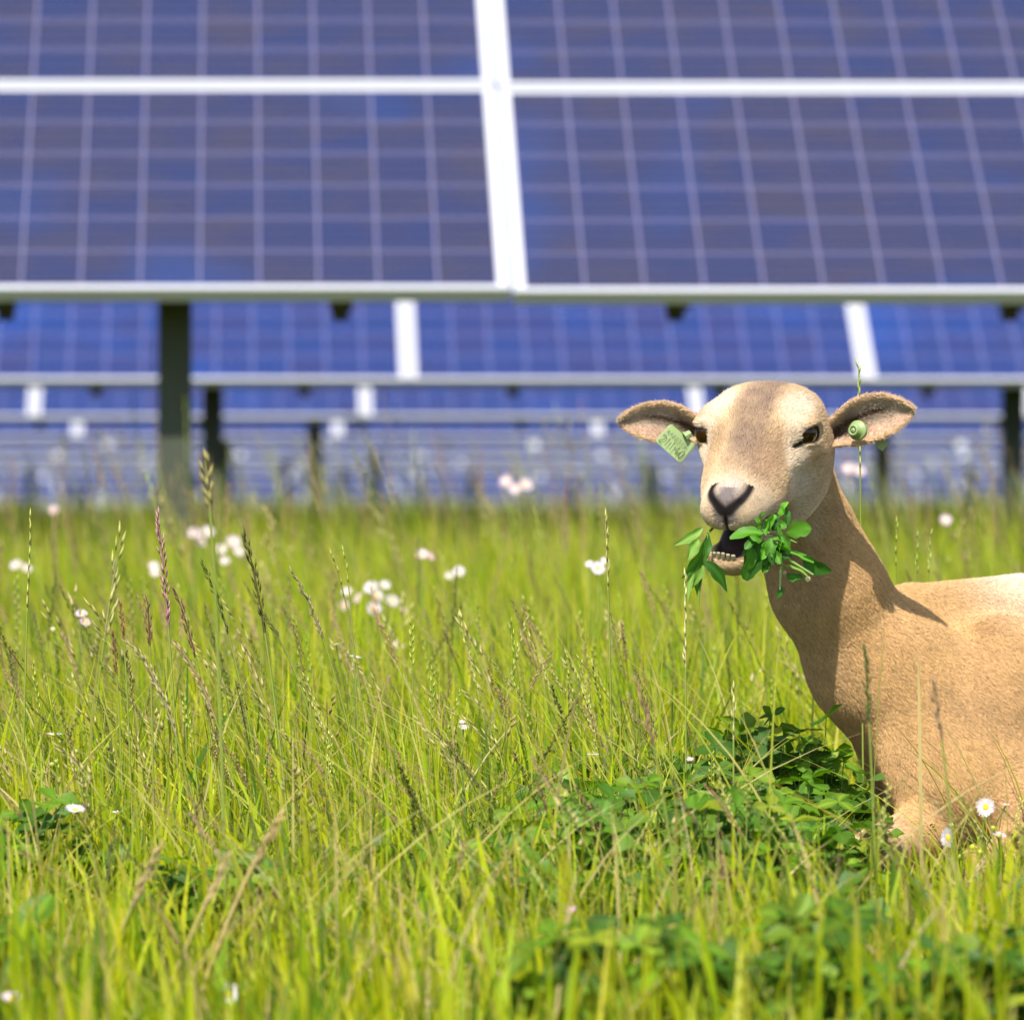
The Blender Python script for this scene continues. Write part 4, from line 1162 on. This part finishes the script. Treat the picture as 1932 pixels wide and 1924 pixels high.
fleabane(8.6, [(290, 1068, .009, (0, -.8, .5), .2), (292, 1080, .008, (0, -.8, .5), .2)], 'two faint blurred daisies left of the tall pink grass head')
fleabane(10.5, [(101, 962, .010, (0, -.8, .5), .6)], 'single blurred pinkish daisy above the grass at the upper left')
fleabane(9.0, [(30, 1066, .011, (-.3, -.6, .6), .3), (50, 1072, .010, (.3, -.6, .6), .2)], 'blurred white daisies at the left edge level with the tip of the grass')
fleabane(8.0, [(797, 1046, .0105, (-.2, -.7, .7), .6), (812, 1050, .007, (.5, -.6, .5), .8)], 'pink and white blurred daisy standing alone above the centre of the grass')
fleabane(8.6, [(866, 1078, .010, (0, -.8, .6), .1), (848, 1086, .008, (0, -.8, .6), 0)], 'faint pale blurred daisy right of the lone pink and white one')
fleabane(7.0, [(1128, 1072, .0105, (0, -.9, .5), .3), (1140, 1058, .006, (.2, -.7, .6), .1), (1112, 1064, .006, (-.4, -.7, .6), .2)], 'blurred white daisy between the image centre and the mouth of the sheep')
fleabane(10.5, [(955, 908, .014, (-.3, -.8, .5), .5), (992, 914, .015, (.3, -.8, .5), .3), (972, 922, .012, (0, -.9, .4), .4)], 'blurred pink and white daisies standing above the horizon of the grass at the centre')
fleabane(9.8, [(1600, 884, .012, (-.3, -.8, .5), .6), (1620, 888, .014, (.3, -.8, .5), .4)], 'blurred pinkish daisies behind the neck of the sheep, under the ear')
fleabane(9.0, [(1784, 981, .011, (0, -.8, .5), .5)], 'blurred pale daisy above the back of the sheep')
fleabane(7.4, [(745, 1217, .008, (0, -.6, .8), .1), (757, 1219, .007, (.3, -.6, .8), .3)], 'two small blurred daisies under the largest cluster')
fleabane(9.5, [(1155, 1000, .007, (0, -.6, .8), .2)], 'tiny blurred daisy just above and right of the image centre') if False else None

# --- single grass stalks that stand out
def stalk(tip, low, Y, kind, c, label, hl, sc=(.30, .37, .06), size=1.0, bend=.0, dY=0.0, r0=.0011):
    """tip and a lower point give the lie of the stem; hl = head length in metres"""
    T = W(*tip, Y); Lw = W(*low, Y+dY); d = Lw-T
    zg_ = float(ground_z(0, Y))
    k = (T[2]-zg_+.01)/(-d[2]) if d[2] < -.01 else 2.0
    k = min(k, 2.6)
    Bp = T+d*k; Bp = np.array([Bp[0]*.65+Lw[0]*.35, Bp[1], zg_-.01])
    t = np.linspace(0, 1, 24)[:, None]
    mid = Lw + (Lw-T)*.12 + np.array([bend, 0, 0])
    P = (1-t)**2*Bp + 2*t*(1-t)*mid + t**2*T
    root = empty('grass_stalk', Bp, label, 'grass stalk', 'single grass stalks with seed heads')
    seg = np.concatenate([[0], np.cumsum(np.linalg.norm(np.diff(P, axis=0), axis=1))]); S = seg[-1]
    i0 = int(np.searchsorted(seg, S-hl))
    mb = MB(); mb.tube(P[:i0+1], np.linspace(r0, r0*.65, i0+1)*size, 4, sc); mb.build('stem', M_SEED, root, loc=Bp)
    size *= 1.3; mh = MB(); mh.tube(P[i0:], np.linspace(r0*.6, r0*.25, len(P)-i0)*size, 4, np.asarray(c)*.8)
    head_mesh(mh, P[i0:], kind, c, rs, size); mh.build('seed_head', M_SEED, root, loc=Bp)
    return root
TANC = (.52, .38, .17); DKG = (.11, .15, .03); BRN = (.20, .10, .06); PNK = (.46, .24, .24); PALE = (.52, .50, .16)
stalk((58, 975), (48, 1200), 5.5, 'rye', (.50, .50, .12), 'upright yellow-green ryegrass spike at the far left edge', .115, size=1.3)
stalk((228, 1018), (188, 1210), 5.8, 'brome', (.48, .46, .16), 'pale loose brome head beside the tall pink spike', .13, size=1.2)
stalk((298, 972), (324, 1200), 5.45, 'fescue', PNK, 'tall slender pink grass spike left of the thick dark post', .125, size=1.5)
stalk((330, 1114), (388, 1250), 5.3, 'fescue', BRN, 'rusty brown grass head leaning left just right of the pink spike', .075, size=1.2)
stalk((382, 1062), (455, 1205), 5.35, 'fescue', DKG, 'dark green grass head leaning left, first right of the rusty brown one', .085, size=1.2)
stalk((461, 1008), (512, 1185), 5.2, 'fescue', (.13, .13, .03), 'large dark arching grass head, tallest of the leaning ones', .11, size=1.6)
stalk((500, 1160), (590, 1280), 5.2, 'fescue', (.16, .17, .05), 'thin dark grass stem leaning left below the large arching head', .03, size=1.1)
stalk((278, 1130), (286, 1230), 5.25, 'fescue', BRN, 'short dark brown upright head under the pink spike', .055, size=1.2)
stalk((225, 1138), (240, 1200), 5.3, 'fescue', (.34, .17, .07), 'reddish head, left one of the brown heads under the brome', .05, size=1.1)
stalk((213, 1195), (226, 1280), 5.2, 'fescue', (.27, .13, .07), 'reddish-brown head, lowest of the brown heads at the left', .05, size=1.1)
stalk((550, 1078), (640, 1210), 5.3, 'fescue', (.36, .30, .16), 'grey-tan grass head leaning left, in front of the largest daisy cluster', .09, size=1.2)
stalk((624, 1045), (672, 1140), 5.6, 'rye', (.40, .38, .09), 'slim olive head crossing the left side of the largest daisy cluster', .06, size=1.0)
stalk((648, 1038), (668, 1130), 5.7, 'rye', (.46, .48, .10), 'slim bright green head just right of the olive one by the daisy cluster', .05, size=1.0)
stalk((242, 1213), (330, 1280), 5.1, 'fescue', (.50, .42, .22), 'long pale grass head bowing far to the left', .12, size=1.3)
stalk((335, 1218), (420, 1310), 5.1, 'fescue', (.50, .38, .20), 'long tan grass head bowing left beside the pale bowing one', .09, size=1.3)
stalk((1142, 974), (1150, 1120), 5.6, 'rye', PALE, 'upright pale ryegrass spike between the image centre and the sheep', .085, size=1.3)
stalk((1620, 690), (1625, 985), 5.65, 'rye', (.44, .52, .10), 'tall green ryegrass spike rising behind the tagged right-hand ear', .14, size=1.3)
stalk((386, 868), (408, 990), 4.6, 'fescue', (.40, .36, .12), 'blurred tan head standing in front of the second dark post', .055, size=1.8)
stalk((1293, 1085), (1294, 1260), 5.3, 'rye', (.66, .58, .28), 'pale straw-coloured spike hanging straight below the mouth of the sheep', .10, size=1.2)
stalk((1384, 1300), (1384, 1400), 5.1, 'rye', (.62, .58, .25), 'short bleached spike above the dark clover', .055, size=1.3)
stalk((530, 1540), (440, 1680), 4.25, 'fescue', (.60, .45, .20), 'out of focus straw stalk leaning right at the lower left, highest of three', .05, (.50, .40, .14), 1.5, r0=.002)
stalk((430, 1618), (330, 1820), 4.2, 'fescue', (.60, .46, .22), 'out of focus straw stalk leaning right, middle one of three at the lower left', .05, (.46, .40, .12), 1.4, r0=.0018)
stalk((302, 1598), (220, 1760), 4.3, 'fescue', (.56, .42, .22), 'out of focus straw stalk leaning right, leftmost of three', .06, (.42, .40, .10), 1.4, r0=.0018)
stalk((1862, 1618), (1760, 1760), 4.75, 'fescue', (.62, .50, .25), 'pale straw stalk leaning right under the daisies in front of the sheep', .03, (.55, .45, .16), 1.2, r0=.0018)
stalk((1632, 1225), (1646, 1440), 4.7, 'fescue', DKG, 'blurred dark green head in front of the neck of the sheep', .07, size=1.3)
stalk((1760, 1288), (1790, 1440), 4.6, 'fescue', (.36, .24, .13), 'blurred brown head in front of the shoulder of the sheep', .06, size=1.3)
stalk((1200, 1285), (1250, 1420), 4.6, 'fescue', (.36, .22, .12), 'blurred reddish head leaning left at the image centre right', .07, size=1.3)
stalk((1692, 985), (1688, 1130), 5.9, 'rye', (.36, .44, .07), 'green ryegrass tip above the neck of the sheep, nearest to the head', .06, size=1.1)
stalk((1730, 1012), (1726, 1130), 6.0, 'rye', (.40, .46, .09), 'green ryegrass tip above the neck of the sheep, middle one', .05, size=1.1)
stalk((1756, 1008), (1748, 1130), 6.0, 'rye', (.42, .50, .10), 'green ryegrass tip above the withers of the sheep, farthest from the head', .06, size=1.1)

# --- the mouthful
def sprig(label, leaves, stems, Y, buds=()):
    c0 = W(leaves[-1][0], leaves[-1][1], Y)
    root = empty('leafy_sprig', c0, label, 'leafy sprig', 'leafy sprigs in the mouth of the sheep')
    mb = MB()
    for (u0, v0, u1, v1, w, c, dy, sh, fo) in leaves:
        a = W(u0, v0, Y+dy); b_ = W(u1, v1, Y+dy-.006)
        leaflet(mb, a, b_-a, np.array([.25, -1, .35])+rs.normal(0, .45, 3), np.linalg.norm(b_-a)*rs.uniform(.9, 1.15), w/2/1712.*rs.uniform(.8, 1.1), np.asarray(c)*rs.uniform(.7, 1.25), fo+rs.uniform(0, .35), rs.uniform(0, .5), 9, sh)
    mb.build('leaves', M_CLOVER, root, loc=c0)
    ms = MB()
    for pts, r_, c in stems: ms.tube([W(u, v, Y+dy) for u, v, dy in pts], r_, 5, c)
    for (u, v, r_, c) in buds: bud(ms, W(u, v, Y-.01), r_, c)
    ms.build('stem', M_CLOVER, root, loc=c0)
YM = YS-.085
LG, MG, DG, BG = (.20, .35, .06), (.08, .22, .022), (.035, .12, .014), (.10, .28, .022)
EX = [(1450+30*math.cos(a)*q, 1018+34*math.sin(a)*q, 1450+30*math.cos(a)*q+22*math.cos(a+d), 1018+34*math.sin(a)*q+24*math.sin(a+d)+4, 19, (MG, DG, BG)[k % 3], -.026+.02*((k*7) % 5)/5, 'oval', .3) for k, (a, q, d) in enumerate([(rs.uniform(0, 6.28), rs.uniform(.1, 1), rs.uniform(-1, 1)) for _ in range(22)])]
sprig('pale green narrow-leaved sprig hanging from the left corner of its mouth',
      [(1326, 996, 1272, 1029, 20, LG, -.005, 'lance', .25), (1328, 1020, 1287, 1094, 34, MG, -.008, 'lance', .2), (1318, 1018, 1296, 1060, 22, LG, -.012, 'lance', .3),
       (1329, 1058, 1366, 1109, 26, DG, -.008, 'lance', .15), (1322, 1052, 1300, 1126, 17, LG, -.004, 'lance', .3), (1324, 1058, 1321, 1128, 20, MG, .0, 'lance', .2),
       (1326, 1066, 1316, 1110, 22, LG, -.008, 'lance', .25), (1334, 1004, 1330, 1056, 22, DG, .0, 'lance', .3)],
      [([(1345, 996, .03), (1334, 1008, 0), (1329, 1056, 0), (1319, 1120, 0), (1318, 1145, 0)], [.0015, .0014, .0012, .001, .0008], (.22, .34, .06))], YM)
sprig('bushy bright green sprig with rounded leaves hanging from the right side of its mouth',
      EX + [(1441, 1006, 1386, 1008, 30, BG, -.020, 'oval', .15), (1440, 1020, 1404, 1078, 46, DG, -.012, 'oval', .15), (1452, 1020, 1440, 1072, 38, MG, -.016, 'oval', .2),
       (1456, 1015, 1446, 1048, 24, BG, -.022, 'oval', .2), (1474, 974, 1477, 949, 22, BG, -.014, 'oval', .4), (1478, 956, 1486, 990, 16, DG, -.016, 'oval', .4),
       (1484, 1004, 1529, 1002, 40, BG, -.016, 'oval', .12), (1466, 992, 1472, 1040, 36, BG, -.024, 'oval', .2), (1452, 978, 1438, 1004, 20, MG, -.020, 'oval', .3),
       (1460, 970, 1452, 1000, 20, BG, -.018, 'oval', .3), (1470, 1010, 1490, 1040, 24, MG, -.020, 'oval', .3), (1488, 1042, 1532, 1058, 26, MG, -.010, 'oval', .2), (1515, 1050, 1560, 1078, 30, DG, -.010, 'oval', .12),
       (1484, 1088, 1510, 1086, 18, DG, -.006, 'oval', .2), (1449, 1052, 1442, 1078, 18, MG, -.014, 'oval', .2), (1474, 1104, 1470, 1124, 12, DG, -.004, 'oval', .2), (1444, 996, 1462, 972, 18, DG, -.010, 'oval', .3),
       (1474, 1066, 1534, 1084, 13, LG, -.014, 'lance', .3), (1416, 1030, 1412, 1070, 24, MG, -.016, 'oval', .2), (1462, 1030, 1470, 1062, 20, DG, -.008, 'oval', .2)],
      [([(1400, 1015, .05), (1440, 1000, 0), (1462, 985, -.012), (1475, 970, -.012)], [.0014, .0014, .0012, .0008], (.16, .30, .05)),
       ([(1410, 1020, .05), (1452, 1030, -.01), (1476, 1048, -.014), (1534, 1084, -.012)], [.0015, .0016, .0016, .0012], (.32, .44, .14)),
       ([(1470, 1040, -.01), (1474, 1062, -.012), (1471, 1112, -.008)], [.0016, .0018, .0012], (.42, .50, .24)),
       ([(1440, 1002, 0), (1490, 1018, -.014), (1503, 1024, -.016)], [.0012, .001, .0007], (.22, .36, .07))], YM-.012,
      [(1524, 1092, .0032, (.72, .62, .68)), (1480, 1080, .0025, (.6, .45, .4))])
